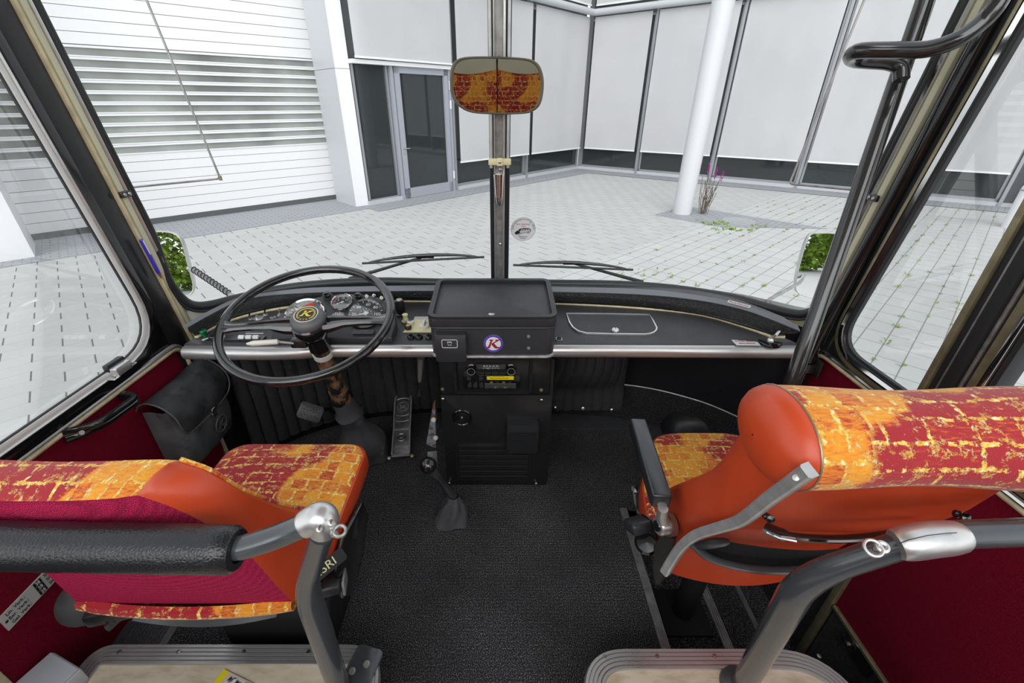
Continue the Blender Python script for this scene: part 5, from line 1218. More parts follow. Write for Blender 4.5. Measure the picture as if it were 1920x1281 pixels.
# headrest roll
rc_ = V((0, .492, .925)); bm = NB(); rows = []
def rollp(a, k=1.0): return V((0, math.cos(a)*.086*k, math.sin(a)*.066*k))
for j in range(27):
    u = j/26; x = .412+(.835-.412)*u; k = 1-.10*math.sin(math.pi*min(1, u*1.2))**2
    if u > .92: k *= math.sqrt(max(.05, 1-((u-.92)/.08)**2))
    rows.append([rc_+V((x, -.010*u, .004*u))+rollp(6.2832*i/32-.9, k) for i in range(32)])
R = grid(bm, [list(r) for r in rows], close_u=True); bm.faces.new(R[-1])
uvl = bm.loops.layers.uv.active
for f in bm.faces:
    for l in f.loops: u_, v__ = l[uvl].uv; l[uvl].uv = (v__+.02, u_+.10)
obj('headrest_roll', bm, fabric, gs)
bm = NB(); rows = []
for s, dx in ((1.0, 0), (1.01, -.006), (.96, -.016), (.85, -.026), (.6, -.036), (.3, -.041), (.02, -.042)): rows.append([rc_+V((.412+dx, 0, 0))+rollp(6.2832*i/32, s) for i in range(32)])
grid(bm, rows, close_u=True); ec = obj('roll_end_cap', bm, orange_v, gs)
bm = NB(); tube(bm, [rc_+V((.411, 0, 0))+rollp(6.2832*i/32, 1.01) for i in range(33)], .0016, 6); obj('seam', bm, gold, ec)
# metal strip
sp_ = [(1517, 882), (1478, 910), (1440, 937), (1405, 965), (1380, 980), (1340, 992), (1305, 1004), (1278, 1025), (1260, 1050), (1246, 1074)]
tt = [.60, .642, .686, .73, .765, .82, .87, .92, .96, .985]
P = bez([at(x, y, t=t_) for (x, y), t_ in zip(sp_, (.540, .585, .635, .690, .735, .795, .848, .898, .938, .963))], 4); bm = NB()
rows = []
for i, p in enumerate(P):
    d = (P[min(i+1, len(P)-1)]-P[max(0, i-1)]).normalized(); nn = (EYE-p).normalized(); nn = (nn+V((-.35, 0, 0))).normalized(); s = d.cross(nn).normalized(); nn = s.cross(d)
    w, h = .0095, .007
    rows.append([p+s*w*a+nn*h*b for a, b in ((-1, -1), (-1, .6), (-.7, 1), (.7, 1), (1, .6), (1, -1))])
R = grid(bm, rows, close_u=True); bm.faces.new(R[0][::-1]); bm.faces.new(R[-1]); ms = obj('metal_strip', bm, strip_m, gs, ang=40)
bm = NB(); lathe(bm, [(.0045, 0), (.004, .003), (0, .0035)], at(1492, 896, t=.556), (EYE-at(1492, 889, t=.6)), 12); obj('screw', bm, alu, ms)
# armrest
a = at(1194, 782, Z=.615); b = at(1238, 938, Z=.60); d = (b-a).normalized(); F_ = Matrix((V((0, 0, 1)).cross(d).normalized()*-1, d, V((0, 0, 1)))).transposed()
F_ = frame((0, 0, 1), d); bm = NB(); box(bm, (a+b)/2+V((.004, 0, -.014)), (.043, (b-a).length, .038), rot=frame((0, 0, 1), d), bev=.007, seg=3); ar = obj('armrest_pad', bm, M('satin_black_plastic', (.022, .025, .028), .25, coat=.2), gs)
c = at(1243, 985, t=.985); bm = NB(); tube(bm, [b+V((.008, -.005, -.02)), b+V((.012, .0, -.05)), c+V((0, 0, .01))], [.011, .012, .016], 12); obj('armrest_link', bm, alu_bright, gs)
bm = NB(); lathe(bm, [(.020, -.012), (.022, -.006), (.022, .010), (.019, .014)], c, (-1, -.2, .1), 24); pv_ = obj('armrest_pivot', bm, alu_bright, gs); bm = NB(); lathe(bm, [(.014, .012), (.012, .018), (0, .019)], c, (-1, -.2, .1), 20); obj('pivot_cap', bm, black_gloss, pv_)
bm = NB(); lathe(bm, [(.026, -.022), (.026, -.010)], c, (-1, -.2, .1), 24); obj('pivot_washer', bm, M('brown_washer', (.16, .06, .04), .5), pv_)
q = [at(x, y, t=t_) for x, y, t_ in ((1240, 1003, 1.0), (1255, 1003, 1.0), (1264, 1012, .99), (1250, 1060, 1.03), (1238, 1098, 1.07), (1228, 1098, 1.08), (1222, 1060, 1.05), (1228, 1020, 1.02))]; bm = NB(); prism(bm, q, (.018, .02, -.01), .003); obj('hinge_bracket', bm, black_mat, gs)
c = at(1196, 985, t=1.07); bm = NB(); Rb = Matrix.Rotation(.3, 3, 'Z')@Matrix.Rotation(-.5, 3, 'X'); box(bm, c, (.055, .05, .03), rot=Rb, bev=.008, seg=3); bk = obj('belt_strap', bm, rubber, gs)
bm = NB(); box(bm, c+V((.028, .0, .0)), (.006, .055, .040), rot=Rb, bev=.003); obj('buckle_frame', bm, black_gloss, bk)
bm = NB(); lathe(bm, [(.026, -.02), (.030, 0), (.030, .016), (.024, .024), (0, .025)], at(1213, 1018, t=1.10), (-.3, -.5, .8), 24); obj('belt_reel', bm, black_gloss, gs)
bm = NB(); tube(bm, [at(1188, 923, t=1.15), at(1190, 945, t=1.14), at(1196, 965, t=1.12)], .004, 8); lathe(bm, [(.010, 0), (.010, .006), (0, .008)], at(1191, 917, t=1.15), (-.3, -.5, .8), 14); obj('release_lever', bm, black_gloss, gs)
# rear furniture: bag hooks, grab bar, net pocket
for px, py, t_ in ((1438, 969, .700), (1797, 965, .655)):
    p = at(px, py, t=t_-.012); nn = (EYE-p).normalized(); bm = NB(); lathe(bm, [(.006, -.004), (.006, .002), (.003, .004), (.003, .008), (.0065, .010), (.006, .013), (0, .014)], p, (-.1, -.8, .5), 14); obj('bag_hook', bm, black_gloss, gs)
P = bez([at(1436, 990, t=.715), at(1470, 1003, t=.695), at(1530, 1010, t=.675), at(1600, 1010, t=.665), at(1680, 1000, t=.665), at(1740, 985, t=.69)], 5)
bm = NB(); tube(bm, P, [.012]*6+[.0075]*(len(P)-6), 10, flat=.7); gb_ = obj('grab_bar', bm, black_gloss, gs)
bm = NB(); tube(bm, [at(1438, 998, t=.705), at(1462, 1009, t=.69), at(1494, 1015, t=.678)], .0022, 6); obj('grab_bar_edge', bm, alu_bright, gb_)
P = [at(1300, 1022, t=.865), at(1330, 1046, t=.83), at(1385, 1063, t=.80), at(1450, 1070, t=.785), at(1530, 1066, t=.775), at(1610, 1050, t=.775), at(1680, 1028, t=.78), at(1720, 1010, t=.80)]
Pb = bez(P, 5); bm = NB(); tube(bm, Pb, .0095, 12, flat=.55); pr = obj('pocket_rim', bm, M('grey_rim_plastic', (.05, .055, .06), .35), gs)
Q = bez([at(1310, 1017, t=.87), at(1345, 1013, t=.845), at(1390, 1020, t=.82), at(1450, 1028, t=.80), at(1530, 1032, t=.79), at(1610, 1024, t=.79), at(1670, 1010, t=.80), at(1710, 1000, t=.82)], 5)
bm = NB(); grid(bm, [Q, [q_.lerp(p_, .5)+V((0, .016, -.02)) for q_, p_ in zip(Q, Pb)], Pb]); obj('pocket_net', bm, M('black_net', (.006, .006, .007), .9, bscale=400, bstr=.8, kind='cell'), gs)
bm = NB(); P = [at(1303, 1024, t=.862), at(1335, 1020, t=.835), at(1368, 1016, t=.82)]; tube(bm, bez(P, 4), [.006, .010, .012, .013, .0135, .013, .012, .011, .006], 12, flat=.6); obj('pocket_end_cap', bm, rubber, gs)
bm = NB(); tube(bm, [V((.64, .86, .26)), V((.64, .88, -.20))], .035, 16); box(bm, (.64, .88, -.215), (.16, .16, .012), bev=.003); obj('pedestal', bm, black_mat, gs)
# ================================================================== PARTITION RAILS
lr = thing('partition_rail', 'bent grey handrail with padded leather sleeve behind the driver seat', 'handrail', (-.36, .50, PZ))
P = [at(-640, 1015, t=.62), at(0, 1024, t=.62), at(200, 1030, t=.62), at(395, 1033, t=.62)]
end = at(452, 1029, t=.62)
bm = NB(); pts = [at(-560, 1012, t=.62), at(448, 1030, t=.62)]; 
pth = bez([at(400, 1032, t=.62), at(450, 1027, t=.62), at(500, 1013, t=.62), at(545, 996, t=.62), at(585, 978, t=.615)], 6); tube(bm, [at(-565, 1012, t=.62)]+pth, .0172, 18); obj('upper_tube', bm, grey_tube, lr)
s0, s1 = at(-470, 1014, t=.62), at(446, 1031, t=.62); d = (s1-s0).normalized(); LL = (s1-s0).length
bm = NB(); lathe(bm, [(.018, 0), (.028, .001), (.0325, .006), (.0335, .03)]+[(.0335+.0004*math.sin(i*1.7), .03+(LL-.06)*i/30) for i in range(1, 30)]+[(.0335, LL-.03), (.0325, LL-.006), (.028, LL-.0), (.018, LL+.001)], s0, d, 32, cap=False); obj('padded_sleeve', bm, sleeve_m, lr)
PA, PB_, PC_ = at(604, 1000, t=.62), at(572, 1100, t=.74), at(640, 1300, t=1.008)
PC_.z = PZ+.003
pp = fillet([PA, PB_, PC_], [0, .07, 0], 10); nn = len(pp); bm = NB(); tube(bm, pp, [.0170+.0065*(i/(nn-1)) for i in range(nn)], 20); obj('post', bm, grey_tube, lr)
bm = NB(); kp = bez([at(570, 985, t=.613), at(586, 976, t=.612), at(601, 971, t=.610), at(607, 978, t=.611), at(606, 994, t=.62)], 6); rr = [.0195+.0025*math.sin(math.pi*i/(len(kp)-1)) for i in range(len(kp))]; rr[0] = .0190; rr[-1] = .0195; tube(bm, kp, rr, 24); kn = obj('cast_elbow', bm, alu_bright, lr)
for px, py, t_ in ((621, 980, .578), (599, 992, .584)): bm = NB(); q = at(px, py, t=t_); lathe(bm, [(.0042, -.004), (.0042, .0), (.002, .0004), (0, -.001)], q, (EYE-q), 14); obj('elbow_screw', bm, screw_m, kn)
bm = NB(); ring(bm, at(637, 996, t=.60), frame((.15, -.2, 1), (0, 1, 0)), .0078, .0024, 28, 10, 1.3); tube(bm, [at(624, 1003, t=.605), at(630, 1001, t=.602)], .004, 8); obj('rope_eye', bm, alu_bright, lr)
bm = NB(); plate(bm, V((PC_.x+.035, PC_.y+.045, PZ+.003)), frame((0, 0, 1), (.25, .95, 0)), .07, .10, .006, .012, .001); bp_ = obj('base_plate', bm, grey_tube, lr)
for px, py in ((660, 1259), (687, 1246)): bm = NB(); lathe(bm, [(.0085, 0), (.008, .003), (.004, .004), (0, .003)], at(px, py, Z=PZ+.009), (0, 0, 1), 16); obj('base_screw', bm, alu, bp_)
rrl = thing('partition_rail', 'bent grey handrail with cast aluminium sleeve joint behind the guide seat', 'handrail', (.58, .50, PZ))
bm = NB(); tube(bm, [at(1790, 1003, t=.56), at(1920, 998, t=.56), at(2420, 985, t=.56)], .0175, 18); obj('upper_tube', bm, grey_tube, rrl)
A2, B2, C2 = at(1695, 1020, t=.56), at(1508, 1083, t=.65), at(1390, 1290, Z=PZ+.003)
pp = fillet([A2, B2, C2], [0, .07, 0], 10); nn = len(pp); bm = NB(); tube(bm, pp, [.0168+.0070*(i/(nn-1)) for i in range(nn)], 20); obj('post', bm, grey_tube, rrl)
kp = bez([at(1680, 1022, t=.556), at(1705, 1018, t=.553), at(1740, 1012, t=.552), at(1772, 1009, t=.553), at(1798, 1006, t=.556)], 5); m_ = len(kp); bm = NB(); tube(bm, kp, [.0180+.0036*math.sin(math.pi*i/(m_-1))**.5 for i in range(m_)], 24); kn = obj('cast_sleeve', bm, alu_bright, rrl)
bm = NB(); tube(bm, [at(x, y, t=t_) for x, y, t_ in ((1684, 1020, .5335), (1705, 1012, .5295), (1740, 1004, .5285), (1775, 1000, .530), (1794, 999, .5335))], .0006, 5); obj('casting_seam', bm, steel_dk, kn)
e = at(1637, 1028, t=.545); bm = NB(); ring(bm, e, frame((-.25, -.4, .9), (0, 1, 0)), .0095, .0022, 28, 8, 1.4); ring(bm, at(1654, 1026, t=.545), frame((-.25, -.4, .9), (0, 1, 0)), .005, .0035, 20, 8); obj('rope_eye', bm, alu_bright, rrl)
for px in (1641, 1654): bm = NB(); lathe(bm, [(.004, 0), (.003, .002), (0, .002)], at(px, 1030, t=.548), (-.2, -.4, .9), 10); obj('eye_screw', bm, screw_m, rrl)
bm = NB(); lathe(bm, [(.046, 0), (.044, .004), (.034, .008), (.026, .020), (.020, .024)], V((C2.x, C2.y+.002, PZ+.001)), (0, 0, 1), 32, cap=False); obj('base_boot', bm, leather, rrl)
# ================================================================== HANDRAIL BY THE DOOR, PILLAR THINGS
hr = thing('door_handrail', 'dark upright handrail pole with curved grab loop beside the front door', 'handrail', (.82, 1.0, 0))
pole = [at(1752, -60, t=1.05), at(1735, 0, t=1.06), at(1692, 125, t=1.09), at(1590, 420, t=1.16), at(1478, 735, t=1.24)]
low = pole[-1]; pole2 = [low+V((0, 0, 0)), V((low.x+.01, low.y+.02, .30)), V((low.x+.02, low.y+.14, .0))]
bm = NB(); tube(bm, bez([pole[0]+(pole[0]-pole[2]).normalized()*.36]+pole[:5]+[V((.865, 1.09, .47)), V((.90, 1.215, .28)), V((.905, 1.225, .004))], 4), .0205, 20); obj('pole', bm, dark_tube, hr)
lp_ = bez([at(1690, 150, t=1.05), at(1688, 128, t=1.05), at(1668, 118, t=1.05), at(1630, 115, t=1.05), at(1603, 112, t=1.045), at(1596, 103, t=1.02), at(1615, 95, t=.99), at(1680, 94, t=.96), at(1740, 92, t=.93), at(1795, 74, t=.90), at(1840, 42, t=.88), at(1872, 5, t=.86), at(1900, -60, t=.84), V((1.06, 1.12, 1.72)), V((1.095, 1.14, 1.86))], 7)
bm = NB(); tube(bm, lp_, .0165, 18); obj('grab_loop', bm, dark_tube, hr)
dp_ = thing('door_post', 'black door pivot post with worn steel clamp near the dashboard end', 'door post', (1.06, 1.27, 0))
bm = NB(); tube(bm, bez([V((1.062, 1.285, .02)), V((1.062, 1.278, .56)), V((1.078, 1.270, .82)), V((1.092, 1.248, 1.08)), V((1.092, 1.205, 1.39)), V((1.092, 1.127, 1.95))], 5), .019, 16); obj('post', bm, black_gloss, dp_)
c = V((1.062, 1.277, .555)); bm = NB(); lathe(bm, [(.0225, -.016), (.026, -.015), (.026, .015), (.0225, .016)], c, (0, 0, 1), 20, cap=False); cl2 = obj('clamp', bm, steel_dk, dp_)
bm = NB(); box(bm, c+V((.018, -.026, .005)), (.008, .034, .060), bev=.003); obj('clamp_plate', bm, steel_dk, cl2)
bm = NB(); lathe(bm, [(.008, 0), (.008, .006), (0, .008)], c+V((-.02, -.018, 0)), (-1, -1, 0), 6); obj('clamp_bolt', bm, alu_dark, cl2)
for sx, e0, e1, e2_, lab in ((-1, (250, -60, 1.13), (413, 335, 1.38), (230, 353, 1.33), 'bent thin wire rod of the left sun blind by windscreen'), (1, (1645, -60, 1.13), (1480, 345, 1.38), (1640, 360, 1.33), 'bent thin wire rod of the right sun blind near the handrail')):
    t = thing('blind_rod', lab, 'wire rod', at(*e2_[:2], t=e2_[2]))
    P = fillet([at(e0[0], e0[1], t=e0[2]), at(e1[0], e1[1], t=e1[2]), at(e2_[0], e2_[1], t=e2_[2])], [0, .012, 0], 5)
    bm = NB(); tube(bm, P, .0032, 8); obj('rod', bm, alu_dark, t)
    q = at(e2_[0], e2_[1], t=e2_[2]); w = V((1.09*sx, 1.318, q.z-.003)); bm = NB(); tube(bm, [q.lerp(P[-8], .0)+V((-.03*sx, 0, 0)), q, w], [.0048, .0055, .0055], 8); box(bm, w+V((-.004*sx, -.008, 0)), (.010, .040, .018), bev=.003); obj('pivot_bracket', bm, steel_dk, t)
    for k in (-.012, .006): bm = NB(); lathe(bm, [(.005, 0), (.004, .003), (0, .003)], w+V((-.010*sx, -.006+k, 0)), (-sx, 0, 0), 10); obj('screw', bm, alu, t)
    if sx < 0: bm = NB(); lathe(bm, [(.005, -.007), (.005, .007)], at(413, 334, t=1.378), (0, 0, 1), 10); obj('elbow_joint', bm, gold, t)
pn = thing('ballpoint_pen', 'violet ballpoint pen clipped to the cream strip of left windscreen pillar', 'pen', at(302, 520, X=-1.078))
a = at(264, 449, X=-1.076); b = at(298, 513, X=-1.076); d = (b-a)
bm = NB(); tube(bm, [a, a+d*.04, a+d*.96, b], [.004, .0058, .0058, .0045], 12); bd_ = obj('barrel', bm, pen_m, pn)
bm = NB(); tube(bm, [b, b+d*.12, b+d*.16], [.0045, .002, .0008], 10); obj('tip', bm, M('pen_tip', (.25, .08, .06), .3), pn)
bm = NB(); box(bm, a+d*.22+V((.008, -.003, 0)), (.002, .004, d.length*.40), rot=frame(d, (0, 1, 0)), bev=.0008); obj('clip', bm, white_pl, pn)
# driver's window latch, door pull, satchel, seating label
la = thing('window_latch', 'bright metal sliding-window latch on the black left window sill', 'latch', at(222, 695, X=-1.078))
c = at(226, 690, X=-1.080); bm = NB(); box(bm, c, (.026, .055, .026), bev=.004); obj('latch_body', bm, alu_bright, la); bm = NB(); box(bm, c+V((0, .036, -.010)), (.020, .022, .004), bev=.002); obj('mounting_lug', bm, alu_bright, la); bm = NB(); box(bm, c+V((.004, -.034, -.012)), (.020, .022, .004), bev=.002); obj('mounting_lug', bm, alu_bright, la)
c = at(214, 683, X=-1.094); bm = NB(); box(bm, c, (.018, .060, .022), bev=.004); obj('slide_catch', bm, black, la)
for k in (-.034, .036): bm = NB(); lathe(bm, [(.004, 0), (.003, .003), (0, .003)], at(226, 690, X=-1.08)+V((.006, k, -.008)), (.4, 0, .9), 10); obj('screw', bm, screw_m, la)
dh = thing('door_pull', 'black plastic pull handle screwed to the crimson left wall', 'pull handle', (-1.08, .92, .6))
A_ = at(140, 812, X=-1.078); B_ = at(231, 748, X=-1.078)
pts = [A_+V((-.015, -.01, -.002)), A_+V((.016, .012, 0)), A_.lerp(B_, .28)+V((.034, 0, 0)), A_.lerp(B_, .6)+V((.038, 0, 0)), B_+V((.036, -.004, 0)), B_+V((.010, .012, 0)), B_+V((-.018, .014, .0))]
bm = NB(); P = bez(pts, 5); nP = len(P)
rows = []
for i, p in enumerate(P):
    f = i/(nP-1); d = (P[min(i+1, nP-1)]-P[max(0, i-1)]).normalized(); s = d.cross(V((0, 0, 1))).normalized(); w = .009; h = .0135+.006*max(0, 1-f*5)
    rows.append([p+s*w*a+V((0, 0, h*b)) for a, b in ((-1, -.6), (-1, .6), (-.6, 1), (.6, 1), (1, .6), (1, .15), (.8, 0), (1, -.15), (1, -.6), (.6, -1), (-.6, -1))])
R = grid(bm, rows, close_u=True); bm.faces.new(R[0][::-1]); bm.faces.new(R[-1]); obj('handle', bm, black_gloss, dh)
bm = NB(); lathe(bm, [(.007, 0), (.006, .003), (0, .003)], A_+V((.022, -.004, .004)), (.9, -.3, .3), 12); obj('screw', bm, screw_m, dh)
sa = thing('satchel', 'worn black leather satchel hanging on the left wall beside the driver seat', 'bag', (-1.06, 1.18, .30))
y0, y1 = 1.06, 1.302
def bagrow(f):   # f 0 bottom .. 1 top : x of the front face
    return -1.045+.045*math.sin(math.pi*(.25+.62*f))
bm = NB(); rows = []
for j in range(9):
    f = j/8; z = .285+.235*f; x = bagrow(f)+.012*f
    rows.append([V((-1.095, y0, z)), V((-1.075, y0-.006+.010*f, z)), V((x-.012, y0-.004, z)), V((x, y0+.012, z)), V((x+.006, (y0+y1)/2, z)), V((x, y1-.012, z)), V((x-.012, y1, z)), V((-1.095, y1, z))])
R = grid(bm, rows); bm.faces.new(R[0][::-1]); obj('body', bm, bag_leather, sa, ang=50)
bm = NB(); rows = []
for (x, z, k) in ((-1.096, .536, 0), (-1.080, .556, 0), (-1.050, .562, 0), (-1.015, .545, 0), (-.990, .510, 0), (-.984, .475, .0), (-.986, .445, .012), (-.992, .428, .035)):
    rows.append([V((x-(.003 if u in (0, 12) else 0), y0-.012+k+(y1-y0+.024-2*k)*u/12, z-.004*math.sin(math.pi*u/12))) for u in range(13)])
grid(bm, rows); bmesh.ops.solidify(bm, geom=bm.faces[:], thickness=-.004); fl = obj('flap', bm, bag_leather, sa, ang=50)
edge = [V((-1.096, y0-.013, .536)), V((-1.080, y0-.013, .557)), V((-1.050, y0-.013, .563)), V((-1.015, y0-.013, .546)), V((-.988, y0-.013, .510)), V((-.982, y0-.013, .475)), V((-.984, y0-.002, .445)), V((-.988, y0+.024, .427)), V((-.985, (y0+y1)/2, .422)), V((-.988, y1-.024, .427)), V((-.984, y1+.002, .445)), V((-.982, y1+.013, .475)), V((-.988, y1+.013, .510)), V((-1.015, y1+.013, .546)), V((-1.050, y1+.013, .563)), V((-1.080, y1+.013, .557))]
bm = NB(); tube(bm, bez(edge, 4), .0026, 6); obj('flap_edge', bm, M('raw_leather_edge', (.10, .10, .10), .5), fl)
bc = V((-.978, (y0+y1)/2+.01, .425)); bm = NB(); box(bm, bc+V((.002, 0, .010)), (.010, .034, .016), rot=Matrix.Rotation(.2, 3, 'Y'), bev=.003); bu = obj('buckle', bm, chrome, sa); bm = NB(); box(bm, bc+V((-.004, 0, -.012)), (.008, .024, .026), bev=.003); obj('buckle_tongue', bm, chrome, bu)
EF = frame((1, 0, -.10), (0, 0, 1)); ec_ = V((bagrow(.45)+.022, (y0+y1)/2+.02, .365)); bm = NB(); ring(bm, ec_, EF, .030, .0022, 32, 6); obj('embossed_ring', bm, bag_leather, sa); kmark(ec_, EF, .030, bag_leather, sa)
ll = thing('seat_count_label', 'long printed label strip listing passenger places on the crimson left wall', 'label', (-1.097, .64, .3))
y0l, y1l, z0l, z1l = .541, .76, .316, .361; bm = NB(); box(bm, (-1.0985, (y0l+y1l)/2, (z0l+z1l)/2), (.003, y1l-y0l, z1l-z0l)); obj('card', bm, label_m, ll)
LF = Matrix((V((0, 1, 0)), V((0, 0, 1)), V((1, 0, 0)))).transposed(); xl = -1.0968
for r, (a_, b_2, c_) in enumerate((('Lin. Verk.:', '38', 'Sitzpl.'), ('Ber. Verk.:', '28', 'Sitzpl.'), ('Gel. Verk.:', '28', 'Sitzpl.'))):
    z = z1l-.0085-.0138*r
    text(a_, .0125, (xl, y0l+.012, z), LF, ink, ll, align='LEFT', sx=.85)
    bm = NB(); box(bm, (xl+.0003, y0l+.087, z), (.0006, .018, .0125)); nb = obj('number_box', bm, ink, ll, smooth=False); text(b_2, .0120, (xl+.0008, y0l+.087, z), LF, ink_w, nb, sx=.9)
    text(c_, .0125, (xl, y0l+.103, z), LF, ink, ll, align='LEFT', sx=.85)
    bm = NB(); box(bm, (xl+.0003, y0l+.152, z), (.0006, .014, .0125)); nb = obj('number_box', bm, ink, ll, smooth=False); text('101'[r], .0120, (xl+.0008, y0l+.152, z), LF, ink_w, nb, sx=.9)
    text(('Notsitz', 'Notsitz', 'Begl.')[r], .0125, (xl, y0l+.165, z), LF, ink, ll, align='LEFT', sx=.85)
bm = NB(); lathe(bm, [(.0035, 0), (0, .001)], (xl, y0l+.007, z1l-.0223), (1, 0, 0), 10); obj('dot', bm, ink, ll)
# things on the left podium
q = at(153, 1253, Z=PZ+.05); bx = thing('paper_box', 'pale grey box standing on the beige platform behind the driver seat', 'box', (q.x-.02, q.y-.10, PZ)); ang = .35
Rz = Matrix.Rotation(-ang, 3, 'Z'); bm = NB(); c = q+Rz@V((-.055, -.085, 0)); c.z = PZ+.024+.001; c.x = max(c.x, -1.0+.06) if False else c.x
box(bm, c, (.11, .17, .046), rot=Rz, bev=.006); o = obj('carton', bm, M('pale_grey_card', (.50, .52, .55), .45), bx)
bm = NB(); box(bm, c+V((0, 0, .0245)), (.102, .162, .004), rot=Rz, bev=.001); obj('lid', bm, M('pale_grey_lid', (.46, .48, .51), .4), bx)
by = thing('brochure', 'yellow-edged leaflet with black and white photo lying on the left platform', 'leaflet', (-.63, .45, PZ))
q0 = at(420, 1255, Z=PZ+.004); q1 = at(475, 1282, Z=PZ+.004); q3 = at(400, 1281, Z=PZ+.004); ex = (q1-q0).normalized(); ey = V((ex.y, -ex.x, 0)) 
BF = Matrix((ex, -ey, V((0, 0, 1)))).transposed(); w, h = .105, .20
def bq(x, y, k): return q0+ex*x+ey*y+V((0, 0, k))
bm = NB(); prism(bm, [bq(0, 0, -.003), bq(w, 0, -.003), bq(w, h, -.003), bq(0, h, -.003)], (0, 0, .003)); pg = obj('page', bm, M('beige_paper', (.62, .52, .42), .5), by, smooth=False)
bm = NB(); prism(bm, [bq(0, 0, .0001), bq(.017, 0, .0001), bq(.017, h, .0001), bq(0, h, .0001)], (0, 0, .0004)); obj('yellow_band', bm, yellow, pg, smooth=False)
phm, t_, b_ = nodes('black_and_white_print'); v_ = objvec(t_); L(t_, ramp(t_, noise(t_, 70, 3, v_), [(.44, (.02, .02, .02)), (.5, (.25, .25, .25)), (.56, (.7, .7, .7))]), b_.inputs['Base Color'])
bm = NB(); prism(bm, [bq(.030, .006, .0001), bq(w, 0, .0001), bq(w, h, .0001), bq(.020, h, .0001), bq(.018, .035, .0001)], (0, 0, .0004)); obj('photo_print', bm, phm, pg, smooth=False)
# ================================================================== MIRRORS, WIPERS, STICKER
im = thing('rear_view_mirror', 'rounded interior mirror with grey-brown frame on the centre post', 'mirror', at(931, 160, t=1.25))
mc = at(931, 160, t=1.25); mn = V((.004, -1, -.080)).normalized(); MF = frame(mn, (0, 0, 1))
ol = [(843, 160), (845, 128), (856, 112), (880, 106), (931, 106), (985, 109), (1008, 118), (1018, 138), (1020, 165), (1014, 195), (1000, 209), (980, 214), (931, 215), (885, 212), (860, 200), (847, 182)]
def smooth3(P, k=4):
    n = len(P); out = []
    for i in range(n):
        a, b, c, d = P[i-1], P[i], P[(i+1) % n], P[(i+2) % n]
        for j in range(k):
            t = j/k; out.append(.5*((2*b)+(c-a)*t+(2*a-5*b+4*c-d)*t*t+(3*b-3*c+d-a)*t**3))
    return out
P = smooth3([onplane(x, y, mc, mn) for x, y in ol]); cM = sum(P, V())/len(P)
bm = NB(); rows = []
for s, k in ((.97, .0), (1.0, .002), (.985, .010), (.95, .013), (.92, .010)): rows.append([cM+(p-cM)*s+mn*(k-.006) for p in P])
rows.insert(0, [cM+(p-cM)*.80-mn*.022 for p in P]); R = grid(bm, rows, close_u=True); bm.faces.new(R[0][::-1]); obj('mirror_housing', bm, M('mirror_frame_plastic', (.13, .115, .075), .4), im)
bm = NB(); bm.faces.new([bm.verts.new(cM+(p-cM)*.93+mn*.004) for p in P]); obj('glass', bm, mirror, im, smooth=False)
bm = NB(); tube(bm, [cM-mn*.02, V((0, 1.50, cM.z+.015)), V((0, 1.535, cM.z+.02))], .008, 10); obj('mirror_arm', bm, black, im)
def outmirror(lab, ol, c, n, armp):
    P = smooth3([onplane(x, y, c, n) for x, y in ol]); cM = sum(P, V())/len(P); t = thing('exterior_mirror', lab, 'mirror', cM)
    bm = NB(); rows = []
    for s, k in ((.70, -.05), (.93, -.035), (1.0, -.012), (1.0, .0), (.985, .004), (.965, .002)): rows.append([cM+(p-cM)*s+n*k for p in P])
    R = grid(bm, rows, close_u=True); bm.faces.new(R[0][::-1]); obj('shell', bm, alu_bright, t)
    bm = NB(); bm.faces.new([bm.verts.new(cM+(p-cM)*.97+n*.002) for p in P]); obj('glass', bm, mirror, t, smooth=False)
    bm = NB(); tube(bm, armp, .008, 10); am = obj('mirror_arm', bm, alu_dark, t); return t, am
cL = at(318, 495, t=2.0); a0 = cL+V((.0, .05, -.02)); a1 = at(432, 552, t=1.86)
t, am = outmirror('rounded white exterior mirror outside the left end of the windscreen', [(240, 470), (246, 442), (275, 434), (312, 434), (334, 442), (345, 465), (354, 500), (363, 535), (360, 551), (346, 557), (322, 552), (292, 530), (262, 505)], cL, V((.10, -1, .15)).normalized(), [a0, at(362, 505, t=2.0), a1, onglass(440, 556, .03), onglass(446, 566, .015)+V((0, 0, -.03))])
bm = NB(); A_ = at(362, 505, t=2.0); d = (a1-A_); F_ = frame(d, (0, 0, 1)); tube(bm, [A_+d*(i/120)+F_@V((math.cos(i*.62)*.0125, math.sin(i*.62)*.0125, 0)) for i in range(121)], .0028, 6); obj('coiled_cable', bm, rubber, am)
cR = at(1535, 495, t=2.0); outmirror('rounded exterior mirror outside the right end of windscreen behind handrail', [(1516, 443), (1535, 436), (1575, 438), (1600, 450), (1602, 480), (1590, 520), (1572, 552), (1548, 562), (1515, 558), (1494, 548), (1492, 528), (1500, 490)], cR, V((-.10, -1, .13)).normalized(), [cR+V((0, .05, -.02)), at(1500, 530, t=2.0), at(1442, 562, t=1.86), onglass(1440, 566, .03), onglass(1434, 574, .015)+V((0, 0, -.03))])
